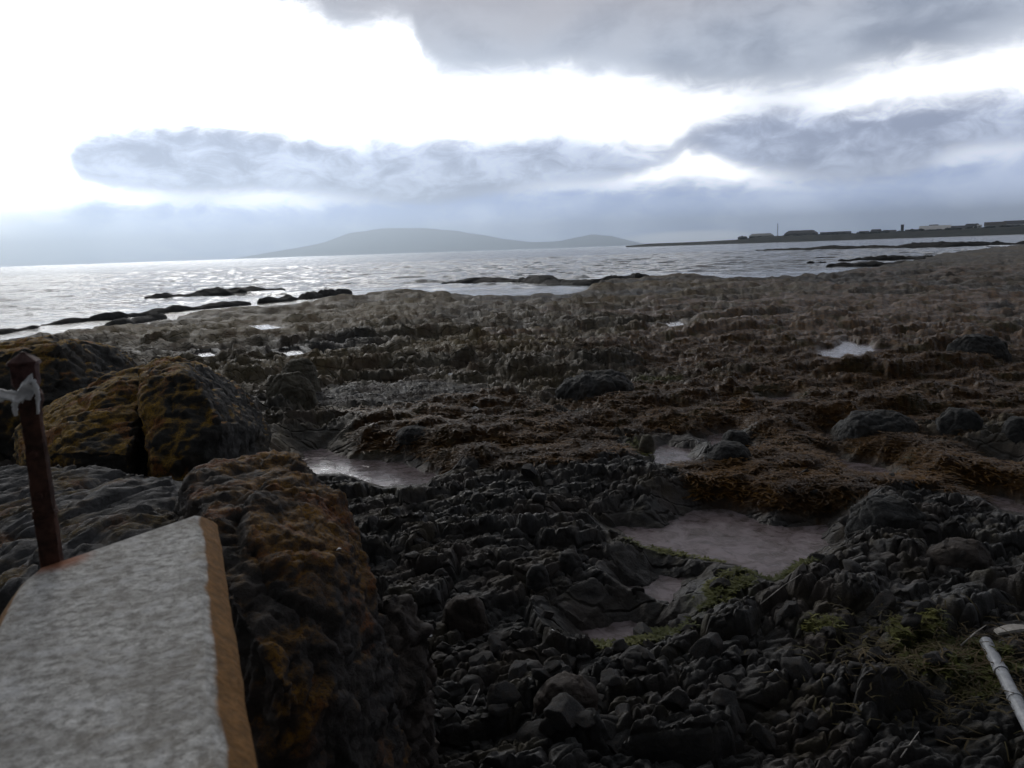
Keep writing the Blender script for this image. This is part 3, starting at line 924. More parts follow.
BUSH = 'dark bush on the low crest of the far headland'
for i in range(34):
    px = 742 + i * 8.6 + rng.uniform(-3, 3)
    hy = 266.5 - 0.0342 * px
    far_tree(px, hy - 1.5 - max(0, (px - 800) * 0.009), rng.uniform(1.6, 3.2), rng.uniform(5, 10), BUSH)

# ------------------------------------------------------------------ outcrops and boulders
def hull_rock(name, pts, voxel, mat, label, cat, seed, amp=0.07, cell=0.35, fine=0.02, group=None, strata=(1, 1, 1), smooth_it=6):
    pts = [Vector(p) for p in pts]
    o0 = Vector((sum(p.x for p in pts) / len(pts), sum(p.y for p in pts) / len(pts), min(p.z for p in pts)))
    bm = bmesh.new()
    for p in pts: bm.verts.new(p - o0)
    res = bmesh.ops.convex_hull(bm, input=bm.verts)
    bmesh.ops.delete(bm, geom=[v for v in bm.verts if not v.link_faces], context='VERTS')
    bmesh.ops.recalc_face_normals(bm, faces=bm.faces)
    me = bpy.data.meshes.new(name); bm.to_mesh(me); bm.free()
    o = bpy.data.objects.new(name, me); COL.objects.link(o)
    md = o.modifiers.new('r', 'REMESH'); md.mode = 'VOXEL'; md.voxel_size = voxel; md.use_smooth_shade = True
    sm = o.modifiers.new('s', 'SMOOTH'); sm.iterations = smooth_it; sm.factor = 0.5
    dg = bpy.context.evaluated_depsgraph_get()
    me2 = bpy.data.meshes.new_from_object(o.evaluated_get(dg))
    o.modifiers.clear(); o.data = me2; me2.name = name
    n = len(me2.vertices)
    co = np.empty(n * 3, np.float32); me2.vertices.foreach_get('co', co); co = co.reshape(-1, 3)
    no = np.empty(n * 3, np.float32); me2.vertices.foreach_get('normal', no); no = no.reshape(-1, 3)
    rotm = np.array(Matrix.Rotation(R(32), 3, 'Z') @ Matrix.Rotation(R(18), 3, 'X'))
    q = (co @ rotm) / np.array(strata) + seed * 3.3
    q = q + 0.12 * np.stack([fbm3(q / 0.4 + 5, 3, seed + 1), fbm3(q / 0.4 + 9, 3, seed + 2), fbm3(q / 0.4, 3, seed + 4)], 1)
    f1, f2, rid = worley3(q / cell, seed + 50)
    e_ = f2 - f1
    d = amp * 1.1 * (rid - 0.5) - amp * 0.5 * (1 - sst(0, 0.12, e_))
    f1, f2, rid = worley3(q / (cell * 0.36), seed + 60)
    d += amp * 0.5 * (rid - 0.5) - amp * 0.25 * (1 - sst(0, 0.14, f2 - f1))
    tt = (q[:, 2] * 1.0 + 0.25 * q[:, 0]) / (cell * 0.55) + 0.9 * fbm3(co / 0.9 + seed, 3, seed + 33)
    saw = tt - np.floor(tt)
    d += amp * 0.4 * (np.where(saw < 0.8, saw / 0.8, (1 - saw) / 0.2) - 0.5)
    d += amp * 1.3 * fbm3(co / 0.7 + seed, 6, seed + 70, 0.62) - amp * 0.9 * np.abs(fbm3(q / 0.22 + 3, 3, seed + 90, 0.6))
    d += fine * fbm3(co / 0.10, 5, seed + 80, 0.65)
    co = co + no * d[:, None]
    me2.vertices.foreach_set('co', co.astype(np.float32).ravel())
    for p in me2.polygons: p.use_smooth = True
    me2.materials.clear(); me2.materials.append(mat)
    me2.update()
    o.location = o0
    return tag(o, label, cat, group)


def pts_d(lst):
    return [at_d(*p) for p in lst]


# B: the boulder with the dark cleft
Bp = pts_d([(138, 372, 8.9), (150, 358, 9.0), (170, 353, 9.0), (198, 363, 8.9), (222, 390, 8.6), (236, 425, 8.2), (237, 458, 7.9), (205, 476, 7.4),
            (172, 470, 7.2), (150, 452, 7.3), (140, 400, 7.9), (150, 380, 8.1), (185, 372, 8.0), (225, 420, 7.6)])
Bp += [Vector((p.x * 1.03, p.y + 1.5, p.z - 0.5)) for p in Bp[1:6]] + [Vector((p.x, p.y - 0.1, 0.2)) for p in Bp[6:10]] + [Vector((-3.05, 8.6, 0.2))]
hull_rock('boulder', Bp, 0.026, M_BOULD_A, 'big domed boulder with an ochre crest and a dark right face', 'boulder', 3, 0.05, 0.6, 0.03, strata=(1.6, 1, 0.6), smooth_it=6)
B2 = pts_d([(146, 364, 9.2), (110, 372, 9.2), (84, 388, 9.0), (52, 404, 8.8), (10, 428, 8.3), (20, 452, 7.7), (70, 452, 7.3), (130, 452, 7.4), (132, 420, 8.2), (142, 392, 8.6), (100, 400, 8.2), (60, 425, 7.8)])
B2 += [Vector((p.x, p.y + 1.3, p.z - 0.4)) for p in B2[:4]] + [Vector((p.x, p.y, 0.2)) for p in B2[4:8]]
hull_rock('boulder', B2, 0.026, M_BOULD_A, 'sloping ochre lichened boulder behind the post, left of the dark cleft', 'boulder', 5, 0.05, 0.5, 0.03, strata=(1.6, 1, 0.6), smooth_it=6)
# A: the one behind, at the left edge
Ap = pts_d([(-30, 348, 12.0), (10, 342, 12.2), (48, 334, 12.4), (72, 340, 12.2), (84, 362, 11.8), (82, 392, 11.2), (40, 400, 10.8), (-30, 400, 10.8), (60, 345, 11.6), (0, 352, 11.4)])
Ap += [Vector((p.x, p.y + 1.8, p.z - 0.4)) for p in Ap[:5]] + [Vector((p.x, p.y, 0.1)) for p in Ap[4:8]]
hull_rock('boulder', Ap, 0.04, M_BOULD_A, 'brown lichened boulder at the left edge with the sea behind it', 'boulder', 8, 0.07, 0.5, 0.02)
# C: ridged grey slabs between the boulders and the concrete
Cp = pts_d([(-60, 520, 6.2), (-40, 470, 7.4), (60, 462, 7.2), (150, 470, 6.6), (200, 486, 6.2), (205, 510, 5.4), (150, 540, 4.6), (60, 580, 4.0), (-60, 600, 4.2)])
Cp += [Vector((p.x, p.y, 0.1)) for p in Cp]
hull_rock('rock_slab', Cp, 0.024, M_BOULD_C, 'ridged grey rock slab between the concrete block and the domed boulder', 'rock slab', 12, 0.06, 0.6, 0.018, strata=(2.2, 1, 0.35))
C2 = pts_d([(60, 500, 4.9), (120, 476, 5.2), (172, 472, 5.2), (188, 500, 4.8), (170, 540, 4.1), (90, 570, 3.6), (30, 560, 4.0)])
C2 += [Vector((p.x, p.y, 0.2)) for p in C2]
hull_rock('rock_slab', C2, 0.02, M_BOULD_C, 'smaller grey rock slab right behind the far end of the concrete block', 'rock slab', 15, 0.05, 0.5, 0.016, strata=(2.2, 1, 0.35))
# D: the big orange-lichened outcrop right of the concrete
Dp = pts_d([(186, 478, 4.6), (205, 462, 4.9), (250, 452, 5.0), (296, 452, 4.9), (318, 474, 4.7), (346, 500, 4.4), (362, 540, 4.1), (376, 590, 3.8), (384, 650, 3.6),
            (300, 500, 4.0), (250, 500, 3.8), (200, 520, 3.5), (230, 600, 3.0), (300, 600, 3.2), (330, 560, 3.5), (285, 690, 2.75), (340, 700, 3.0)])
Dp += [Vector((p.x - 0.3, p.y + 1.1, p.z - 0.7)) for p in Dp[:6]]
Dp += [Vector((-0.55, 3.7, 0.1)), Vector((-0.75, 4.6, 0.1)), Vector((-0.75, 2.9, 0.2)), Vector((-1.2, 2.6, 0.3)), Vector((-2.2, 4.6, 0.3)), Vector((-1.9, 3.0, 0.3))]
hull_rock('outcrop', Dp, 0.017, M_BOULD_D, 'large outcrop crusted with orange lichen, right of the concrete block', 'rock outcrop', 21, 0.05, 0.5, 0.045, smooth_it=6)
# dark foot of the outcrop
Ep = pts_d([(380, 590, 4.3), (415, 600, 4.4), (432, 640, 4.2), (428, 700, 4.0), (400, 760, 3.8), (340, 770, 3.5), (340, 690, 3.6), (365, 630, 4.0)])
Ep += [Vector((p.x, p.y + 0.2, -0.1)) for p in Ep]
hull_rock('rock_foot', Ep, 0.018, M_BROWNR, 'dark rock at the foot of the orange lichened outcrop', 'rock', 25, 0.07, 0.3, 0.018)


def solo(px, py, w_px, h_px, mat, label, seed, cat='boulder', name='boulder', squash=1.0, sides=14, amp=0.035):
    """a boulder whose base sits at pixel (px, py) on the foreshore"""
    p = at(px, py, 0.05)
    zg = gz(p.x, p.y)
    dist = p.length
    w_ = w_px * p.y / F_PX; h_ = h_px * p.y / F_PX
    rr_ = np.random.default_rng(seed)
    pts = []
    for k_ in range(sides):
        a_ = 2 * math.pi * k_ / sides + rr_.uniform(-0.2, 0.2)
        for lv, sc__ in ((-0.25, 1.05), (0.30, 0.98), (0.72, 0.84), (1.0, 0.52)):
            s_ = sc__ * rr_.uniform(0.82, 1.05)
            pts.append((p.x + math.cos(a_) * w_ / 2 * s_, p.y + w_ * 0.35 + math.sin(a_) * w_ * 0.4 * s_, 0.02 + h_ * lv * rr_.uniform(0.9, 1.05)))
    vx = max(0.014, w_ / 70)
    hull_rock(name, pts, vx, mat, label, cat, seed, amp * w_, w_ * 0.5, amp * w_ * 0.3, smooth_it=5)


solo(286, 410, 56, 36, M_GREY, 'pale grey domed boulder out on the tan rocks, beyond the lichened boulders', 101)
solo(296, 394, 44, 34, M_GREY, 'pointed pale boulder peeping up behind the grey domed one', 102)
solo(890, 442, 92, 26, M_DARK, 'long blackish boulder lying in brown weed on the right', 103)
solo(970, 440, 54, 30, M_DARK, 'rounded blackish boulder right of the long one in the weed', 104)
solo(1022, 446, 34, 30, M_DARK, 'blackish boulder cut by the right edge of the photo', 105)
solo(990, 362, 70, 26, M_DARK, 'broad dark boulder up the beach near the right edge', 106)
solo(600, 400, 90, 24, M_DARK, 'low black boulder in the middle of the beach', 107)
solo(412, 446, 54, 18, M_DARK, 'dark boulder above the bright pool with brown weed on top', 108)
solo(740, 452, 36, 22, M_DARK, 'dark boulder right of the small upright looking pool', 109)
solo(648, 448, 18, 14, M_GREY, 'small grey boulder behind the green rimmed pool', 110)
solo(465, 640, 56, 46, M_BROWNR, 'cracked brown boulder in the foreground, right of the outcrop foot', 111)
solo(570, 740, 90, 60, M_BROWNR, 'broad reddish brown boulder at the bottom middle', 112)
solo(570, 580, 34, 30, M_STONE, 'smooth grey boulder standing proud in the foreground rubble', 113)
solo(538, 596, 30, 34, M_STONE, 'upright grey boulder left of the smooth one in the rubble', 114)
solo(472, 705, 40, 30, M_STONE, 'dark rounded boulder beside the white scrap in the foreground', 115)
solo(530, 690, 48, 28, M_STONE, 'flat topped boulder in the foreground, right of the rounded dark one', 116)
solo(640, 690, 56, 40, M_STONE, 'square dark boulder in the foreground below the green pool patch', 117)
solo(735, 470, 60, 26, M_DARK, 'dark weedy boulder below the small upright looking pool', 118)
solo(900, 545, 90, 44, M_DARK, 'craggy dark boulder right of the wide mauve pool', 119)
solo(975, 590, 90, 46, M_BROWNR, 'broad craggy brown boulder at the right, above the white pipe', 120)
solo(868, 680, 36, 22, M_STONE, 'flat pale topped stone left of the green weed heap', 121)
solo(858, 616, 70, 22, M_DARK, 'low craggy rock in front of the mauve pool, right side', 122)

# ------------------------------------------------------------------ loose stones in the foreground
def stone_mesh(seed):
    rr_ = np.random.default_rng(seed)
    bm = bmesh.new()
    bmesh.ops.create_icosphere(bm, subdivisions=4, radius=1.0)
    co = np.array([v.co for v in bm.verts])
    for k_ in range(13):
        n_ = rr_.normal(size=3); n_ /= np.linalg.norm(n_)
        lim = rr_.uniform(0.42, 0.78)
        d = co @ n_
        co = co - np.clip(d - lim, 0, None)[:, None] * n_ * 0.97
    nn = co / np.linalg.norm(co, axis=1)[:, None]
    co = co + nn * (0.10 * fbm3(co * 1.6 + seed, 3, seed) + 0.05 * fbm3(co * 6 + seed, 3, seed + 5))[:, None]
    co = co * [1.0, rr_.uniform(0.7, 0.95), rr_.uniform(0.5, 0.8)]
    for v, c_ in zip(bm.verts, co): v.co = c_
    me = bpy.data.meshes.new('loose_stone'); bm.to_mesh(me); bm.free()
    for p in me.polygons: p.use_smooth = True
    me.materials.append(M_STONE)
    return me


STONES = [stone_mesh(200 + k_) for k_ in range(14)]
cand = []
while len(cand) < 290:
    px, py = random.uniform(395, 1024), 768 - 285 * random.random() ** 1.25
    p = at(px, py, 0.0)
    if any(sdf_poly(np.array([p.x]), np.array([p.y]), P)[0] < 0.25 for P in POOLP[:11]): continue
    if (px < 430 and py > 590) or (px > 955 and py > 625): continue
    cand.append((p.x, p.y))
cz = ground(np.array([c_[0] for c_ in cand]), np.array([c_[1] for c_ in cand]))[0]
for (x, y), z in zip(cand, cz):
    s_ = min(0.17, 0.043 * math.exp(random.gauss(0.35, 0.5)))
    o = bpy.data.objects.new('loose_stone', random.choice(STONES)); COL.objects.link(o)
    o.location = (x, y, z + s_ * 0.15)
    o.scale = (s_, s_, s_)
    o.rotation_euler = (random.uniform(-.5, .5), random.uniform(-.5, .5), random.uniform(0, 6.28))
    tag(o, 'loose dark angular stone lying among the broken foreground rocks', 'stone', 'loose stones among the foreground rocks')

# ------------------------------------------------------------------ seaweed (stuff)
def strips(name, pts, nrm_len, width, droop, mat, label, seed, lift=0.02, seg=3, up=0.55):
    rr_ = np.random.default_rng(seed)
    n = len(pts)
    ang = rr_.uniform(0, 6.283, n)
    L = nrm_len * rr_.uniform(0.5, 1.3, n); w_ = width * rr_.uniform(0.6, 1.4, n)
    dx, dy = np.cos(ang), np.sin(ang)
    rise = rr_.uniform(0.0, 1.0, n)
    V = []
    for k_ in range(seg + 1):
        t = k_ / seg
        bend = rr_.normal(0, 0.25, n) * t
        cx = pts[:, 0] + (dx - dy * bend) * L * t; cy = pts[:, 1] + (dy + dx * bend) * L * t
        cz_ = pts[:, 2] + lift + L * (up * rise * t - droop * t * t)
        ww = w_ * (1 - 0.75 * t ** 2)
        tw = rr_.normal(0, 0.5, n) * 0.4
        V.append(np.stack([cx - dy * ww, cy + dx * ww, cz_ + ww * tw], 1)); V.append(np.stack([cx + dy * ww, cy - dx * ww, cz_ - ww * tw], 1))
    V = np.stack(V, 1).reshape(-1, 3)
    base = (np.arange(n) * 2 * (seg + 1))[:, None]
    Fs = np.concatenate([base + np.array([2 * k_, 2 * k_ + 1, 2 * k_ + 3, 2 * k_ + 2]) for k_ in range(seg)], 0)
    o = mesh_np(name, V, Fs, mat)
    return tag(o, label, kind='stuff')


def m_weed(name, c1, c2, rough):
    m, g = newmat(name)
    p = g.node('ShaderNodeNewGeometry').outputs['Position']
    a = g.noise(p, 1.3, 5, 0.6); b = g.noise(p, 14.0, 3, 0.6)
    c_ = g.mix(g.ss(a, 0.35, 0.65), c1, c2)
    c_ = g.mix(g.ss(b, 0.4, 0.7, 0.0, 0.6), c_, tuple(x * 0.35 for x in c1))
    finish(g, c_, rough, None, Specular_IOR_Level=0.12)
    return m


msk = (weed_ > 0.45) & (wet_ < 0.25) & (np.hypot(gx_, gy_) < 26) & (np.abs(np.degrees(np.arctan2(gx_, gy_))) < 45)
idx = np.flatnonzero(msk)
rloc = np.hypot(gx_[idx], gy_[idx])
pick = rng.choice(idx, size=min(len(idx), 56000), replace=False, p=(rloc / rloc.sum()))
P3 = np.stack([gx_[pick], gy_[pick], zz[pick]], 1) + rng.normal(0, 0.02, (len(pick), 3)) * [1, 1, 0]
strips('seaweed', P3, 0.17, 0.012, 0.16, m_weed('brown_wrack', (0.045, 0.022, 0.003), (0.145, 0.068, 0.006), 0.5),
       'brown bladder wrack draped thickly over the mid beach rocks', 5, lift=0.012, up=0.22)
msk = (green_ > 0.35) & (wet_ < 0.8) & (np.hypot(gx_, gy_) < 20)
idx = np.flatnonzero(msk)
pick = rng.choice(idx, size=min(len(idx), 9000), replace=False)
P3 = np.stack([gx_[pick], gy_[pick], zz[pick]], 1)
strips('green_seaweed', P3, 0.06, 0.010, 0.2, m_weed('green_weed', (0.075, 0.085, 0.02), (0.17, 0.17, 0.05), 0.6),
       'yellow green weed in patches round the pools and foreground stones', 6, lift=0.01)
cx0 = at(940, 700, 0.0)
n_ = 800
qx = rng.normal(cx0.x, 0.42, n_); qy = rng.normal(cx0.y, 0.34, n_)
P3 = np.stack([qx, qy, ground(qx, qy)[0]], 1)
strips('dry_wrack', P3, 0.17, 0.005, 0.35, m_weed('dry_weed', (0.12, 0.09, 0.05), (0.07, 0.065, 0.028), 0.8),
       'tangle of dried straw coloured wrack round the white pipe', 7, lift=0.04, seg=4)

# ------------------------------------------------------------------ concrete block, rusty post, torn plastic
ZC = CAMZ - 0.65
fr = at(196, 515, ZC); fl = at(32, 572, ZC); nr = at(217, 775, ZC); nl_ = at(-60, 700, ZC)
yl = (fr - nr).normalized(); xl = Vector((yl.y, -yl.x, 0))
length = 1.5
blk0 = fr.copy()
LX, LY = (fl - fr).dot(xl), (fl - fr).dot(yl)
Wd = -LX


def m_concrete(post_xy):
    m, g = newmat('weathered_concrete')
    tc = g.node('ShaderNodeTexCoord').outputs['Object']
    s_ = g.node('ShaderNodeSeparateXYZ', None, Vector=tc).outputs
    a = g.noise(tc, 7.0, 7, 0.65); b = g.noise(tc, 45.0, 6, 0.7); v = g.noise(tc, 160.0, 3, 0.6)
    c_ = g.mix(g.ss(b, 0.34, 0.66), (0.24, 0.232, 0.215), (0.68, 0.68, 0.66))
    c_ = g.mix(g.ss(a, 0.40, 0.66, 0.0, 0.7), c_, (0.24, 0.225, 0.20))
    c_ = g.mix(g.ss(g.noise(tc, 19.0, 5, 0.6), 0.5, 0.66, 0.0, 0.5), c_, (0.66, 0.67, 0.68))
    c_ = g.mix(g.ss(v, 0.58, 0.68, 0.0, 0.6), c_, (0.12, 0.115, 0.105))
    c_ = g.mix(g.ss(g.noise(tc, 3.0, 6, 0.7, 0.6), 0.5, 0.7, 0.0, 0.55), c_, (0.30, 0.25, 0.18))
    # rust washed out round the post foot
    dx = g.m('SUBTRACT', s_[0], post_xy[0]); dy = g.m('SUBTRACT', s_[1], post_xy[1])
    dd = g.m('SQRT', g.m('ADD', g.m('MULTIPLY', dx, dx), g.m('MULTIPLY', dy, dy)))
    dd = g.m('ADD', dd, g.m('MULTIPLY', g.m('SUBTRACT', a, 0.5), 0.07))
    c_ = g.mix(g.ss(dd, 0.04, 0.10, 0.9, 0.0), c_, (0.30, 0.10, 0.035))
    # lichen on the chamfer and the sides
    edge_ = g.m('ADD', g.m('MAXIMUM', g.m('MULTIPLY', s_[2], -1.0), g.m('SUBTRACT', s_[0], 0.04)), g.m('MULTIPLY', g.m('SUBTRACT', a, 0.5), 0.02))
    lc = g.mix(g.ss(b, 0.3, 0.7), (0.13, 0.066, 0.02), (0.27, 0.135, 0.042))
    c_ = g.mix(g.ss(edge_, 0.005, 0.011), c_, lc)
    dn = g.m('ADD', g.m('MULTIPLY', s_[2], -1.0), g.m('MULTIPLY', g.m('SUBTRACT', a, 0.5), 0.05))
    c_ = g.mix(g.ss(dn, 0.05, 0.085), c_, (0.032, 0.029, 0.022))  # dark algae lower down the sides, their shade away from the light painted in
    h = g.m('ADD', b, g.m('MULTIPLY', a, 0.6))
    finish(g, c_, 0.9, h, 0.006, 0.9, Specular_IOR_Level=0.25)
    return m


zdir = Vector((0, 0, 1))
post_w = at(52, 560, ZC)
Bm = Matrix(((xl.x, yl.x, 0), (xl.y, yl.y, 0), (0, 0, 1)))   # local +x across to the right, +y towards the viewer
Bi = Bm.inverted()
post_l = Bi @ (post_w - blk0)
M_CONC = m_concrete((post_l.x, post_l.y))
root = empty('concrete_block', (blk0.x, blk0.y, ZC), math.atan2(xl.y, xl.x))
bm = bmesh.new()
ch = 0.050
loc_ = lambda px, py: ((at(px, py, ZC) - fr).dot(xl), (at(px, py, ZC) - fr).dot(yl))
outline_top = [(0, 0), (0, -length), (loc_(-75, 768)[0], -length), loc_(-75, 768), loc_(4, 622), loc_(17, 594), loc_(27, 579), loc_(42, 567)]
LX = loc_(42, 567)[0] - 0.021
nseg = 60


def dense(poly, step=0.03):
    out = []
    for i in range(len(poly)):
        a_, b_ = Vector(poly[i]), Vector(poly[(i + 1) % len(poly)])
        k_ = max(1, int((b_ - a_).length / step))
        for q in range(k_): out.append(a_.lerp(b_, q / k_))
    return out


dn_ = dense(outline_top)
cen = Vector((-Wd / 2, length / 2))


def outl(off, z, jit):
    vs = []
    for i, p in enumerate(dn_):
        # push outwards, mitred towards the corners
        q = Vector((p.x, p.y))
        if p.x > -0.001: q.x += off
        elif p.x < LX + 0.02 or p.y < -0.4: q.x -= off * 0.8
        if p.y < -length + 0.001: q.y -= off
        elif p.x > LX + 0.02 and (p.x < -0.001 or p.y > -0.001): q.y += off
        w_ = Vector((q.x, q.y, 0))
        jx = 0.7 * jit * float(fbm2(np.array([i * 0.37]), np.array([z * 9.0]), 3, 44)[0])
        vs.append(bm.verts.new((w_.x + jx, w_.y + jx * 0.5, z + jx * 0.3)))
    return vs


rings = [outl(-0.004, 0.0, 0.006), outl(0.012, -0.009, 0.006), outl(ch * 0.8, -0.036, 0.006), outl(ch, -0.05, 0.005), outl(ch - 0.004, -0.11, 0.008), outl(ch - 0.015, -0.6, 0.02), outl(ch, -2.3, 0.02)]
for a_, b_ in zip(rings, rings[1:]):
    for i in range(len(a_)):
        j = (i + 1) % len(a_)
        bm.faces.new((a_[i], a_[j], b_[j], b_[i]))
bm.faces.new(rings[0])
bmesh.ops.recalc_face_normals(bm, faces=bm.faces)
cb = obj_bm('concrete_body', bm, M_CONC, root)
tag(root, 'weathered pale concrete block with an orange lichened edge, lower left', 'concrete block')

M_RUST = m_simple('rust', (0.028, 0.015, 0.012), (0.095, 0.045, 0.032), 0.85, 28.0, 0.25, 0.8, 0.004)
M_RUST2 = m_simple('flaking_red_paint', (0.04, 0.018, 0.016), (0.11, 0.055, 0.05), 0.75, 40.0, 0.3, 0.7, 0.003)
dpost = post_w.y
top_w = at_d(20, 352, dpost)
hp = top_w.z - ZC
pr = empty('rusty_post', (post_w.x, post_w.y, ZC))
wpx = dpost / F_PX
hw0 = 10.0 * wpx


def loft(name, levels, mat, parent, sides=4, rot=0.5, jitter=0.002, sub=3, rnd=0.78):
    """levels: (z, half width); square-ish section with eased corners"""
    bm = bmesh.new()
    rows = []
    zs_ = []
    for (z0, w0_), (z1, w1_) in zip(levels, levels[1:]):
        for q in range(sub): zs_.append((z0 + (z1 - z0) * q / sub, w0_ + (w1_ - w0_) * q / sub))
    zs_.append(levels[-1])
    for z, w_ in zs_:
        row = []
        for k_ in range(16):
            a_ = 2 * math.pi * k_ / 16 + rot
            cx_, cy_ = math.cos(a_ - rot), math.sin(a_ - rot)
            m__ = (abs(cx_) ** 6 + abs(cy_) ** 6) ** (1 / 6)
            rr_ = w_ / m__ + random.uniform(-jitter, jitter)
            row.append(bm.verts.new((math.cos(a_) * rr_, math.sin(a_) * rr_, z)))
        rows.append(row)
    for a_, b_ in zip(rows, rows[1:]):
        for i in range(16):
            bm.faces.new((a_[i], a_[(i + 1) % 16], b_[(i + 1) % 16], b_[i]))
    bm.faces.new(rows[0][::-1]); bm.faces.new(rows[-1])
    return obj_bm(name, bm, mat, parent, smooth=False)


neck = hp * 0.86
loft('shaft', [(-0.08, hw0 * 1.04), (hp * 0.22, hw0), (hp * 0.225, hw0 * 1.12), (hp * 0.25, hw0 * 1.1), (hp * 0.26, hw0 * 0.98), (hp * 0.48, hw0 * 0.95),
               (hp * 0.60, hw0 * 0.9), (hp * 0.72, hw0 * 0.93), (hp * 0.86, hw0 * 0.98)], M_RUST, pr, rot=0.35, jitter=0.0016, sub=6)
loft('collar', [(hp * 0.75, hw0 * 1.02), (hp * 0.77, hw0 * 1.22), (hp * 0.80, hw0 * 1.2), (hp * 0.82, hw0 * 1.02)], M_RUST, pr, rot=0.35, sub=2)
loft('cap', [(hp * 0.845, hw0 * 1.1), (hp * 0.86, hw0 * 1.2), (hp * 0.94, hw0 * 1.18), (hp * 0.945, hw0 * 1.42), (hp * 0.958, hw0 * 1.40), (hp * 0.992, hw0 * 0.35), (hp * 1.0, hw0 * 0.2)], M_RUST2, pr, rot=0.35, sub=2)
for zf, sd_ in ((0.53, 1), (0.33, 1)):
    bm = bmesh.new()
    n0 = Vector((0.25, -1, 0)).normalized()
    bmesh.ops.create_cone(bm, cap_ends=True, segments=6, radius1=hw0 * 0.42, radius2=hw0 * 0.36, depth=hw0 * 0.5,
                          matrix=Matrix.Translation(n0 * hw0 * 1.08 + Vector((0, 0, hp * zf))) @ n0.to_track_quat('Z', 'Y').to_matrix().to_4x4())
    obj_bm('bolt_head', bm, M_RUST, pr)
tag(pr, 'rust eaten iron post with a pyramid cap standing on the concrete block', 'post')

M_PLAST = m_simple('white_plastic', (0.62, 0.64, 0.66), (0.8, 0.81, 0.82), 0.5, 30.0, 0.4, 0.3, 0.004)


def ribbon(name, path, widths, mat, parent=None, loc=(0, 0, 0), thick=0.0025, wdir=Vector((0, 0.2, 1)), seed=0):
    rr_ = random.Random(seed)
    bm = bmesh.new()
    top, bot = [], []
    rows = []
    P_ = [Vector(p) for p in path]
    dens = []
    for (a_, b_), (wa, wb) in zip(zip(P_, P_[1:]), zip(widths, widths[1:])):
        for q in range(5): dens.append((a_.lerp(b_, q / 5), wa + (wb - wa) * q / 5))
    dens.append((P_[-1], widths[-1]))
    for p, w_ in dens:
        row = []
        for k_ in range(7):
            t = k_ / 6 - 0.5
            fold = 0.18 * w_ * math.sin(t * 9 + p.x * 60) + rr_.uniform(-1, 1) * w_ * 0.10
            row.append(bm.verts.new(p + wdir * (t * w_ * rr_.uniform(0.75, 1.2)) + Vector((0, -1, 0)) * fold + Vector((rr_.uniform(-1, 1), 0, 0)) * w_ * 0.05))
        rows.append(row)
    for a_, b_ in zip(rows, rows[1:]):
        for i in range(6): bm.faces.new((a_[i], a_[i + 1], b_[i + 1], b_[i]))
    bmesh.ops.recalc_face_normals(bm, faces=bm.faces)
    bmesh.ops.solidify(bm, geom=list(bm.faces), thickness=thick)
    return obj_bm(name, bm, mat, parent, smooth=True, loc=loc)


rl = lambda px, py, dy=-0.045: at_d(px, py, dpost + dy) - Vector((post_w.x, post_w.y, ZC))
rg = empty('torn_plastic', at_d(24, 392, dpost - 0.045))
org = Vector(rg.location) - Vector((post_w.x, post_w.y, ZC))
sh_ = lambda *a_: rl(*a_) - org
ribbon('streamer', [sh_(32, 384), sh_(25, 389), sh_(17, 397), sh_(10, 395, -0.03), sh_(-6, 396, 0.0), sh_(-30, 404, 0.03)], [x * wpx for x in (20, 22, 13, 11, 13, 12)], M_PLAST, rg, seed=2)
ribbon('shred', [sh_(32, 380, -0.04), sh_(36, 388, -0.045), sh_(38, 400, -0.04), sh_(38, 414, -0.04)], [x * wpx for x in (5, 5, 4, 2)], M_PLAST, rg, wdir=Vector((1, 0.2, 0.2)), seed=3)
ribbon('shred', [sh_(17, 400), sh_(15, 406), sh_(16, 416)], [x * wpx for x in (7, 6, 3)], M_PLAST, rg, wdir=Vector((1, 0.2, 0.2)), seed=4)
tag(rg, 'torn white plastic strip snagged round the top of the rusty post', 'plastic strip')

# ------------------------------------------------------------------ white pipe and litter, bottom right
M_PIPE = m_simple('weathered_pipe', (0.26, 0.28, 0.31), (0.44, 0.46, 0.49), 0.5, 14.0, 0.4, 0.2, 0.003)
pz = 0.2
for _ in range(3):
    pa, pb_ = at(986, 642, pz), at(1034, 735, pz)
    pz = max(gz(*(pa.lerp(pb_, t_ / 8.0)).xy) for t_ in range(9)) + 0.02
dv = (pb_ - pa).normalized()
pt = empty('broken_pipe', pa)
rp = 0.042


def tube(bm, a_, b_, r_, seg=18, wall=0.005):
    d = (b_ - a_); q = d.to_track_quat('Z', 'Y').to_matrix()
    prof = [(0, r_), (d.length, r_), (d.length, r_ - wall), (0, r_ - wall)]
    rows = []
    for z, rad_ in prof:
        rows.append([bm.verts.new(a_ + q @ Vector((math.cos(2 * math.pi * k_ / seg) * rad_, math.sin(2 * math.pi * k_ / seg) * rad_, z))) for k_ in range(seg)])
    for i in range(4):
        A_, B_ = rows[i], rows[(i + 1) % 4]
        for k_ in range(seg): bm.faces.new((A_[k_], A_[(k_ + 1) % seg], B_[(k_ + 1) % seg], B_[k_]))
    bmesh.ops.recalc_face_normals(bm, faces=bm.faces)


Z0 = Vector((0, 0, 0))
Lp = (pb_ - pa).length
for f0, f1_, r_, nm_ in ((0.0, 0.36, rp, 'pipe_section'), (0.345, 0.375, rp * 1.12, 'joint'), (0.37, 0.66, rp * 0.96, 'pipe_section'), (0.64, 0.67, rp * 1.1, 'joint'), (0.665, 1.5, rp, 'pipe_section')):
    bm = bmesh.new(); tube(bm, dv * Lp * f0, dv * Lp * f1_, r_); obj_bm(nm_, bm, M_PIPE, pt, smooth=False)
tag(pt, 'grey white pipe in joined sections lying on the wrack, lower right corner', 'pipe')

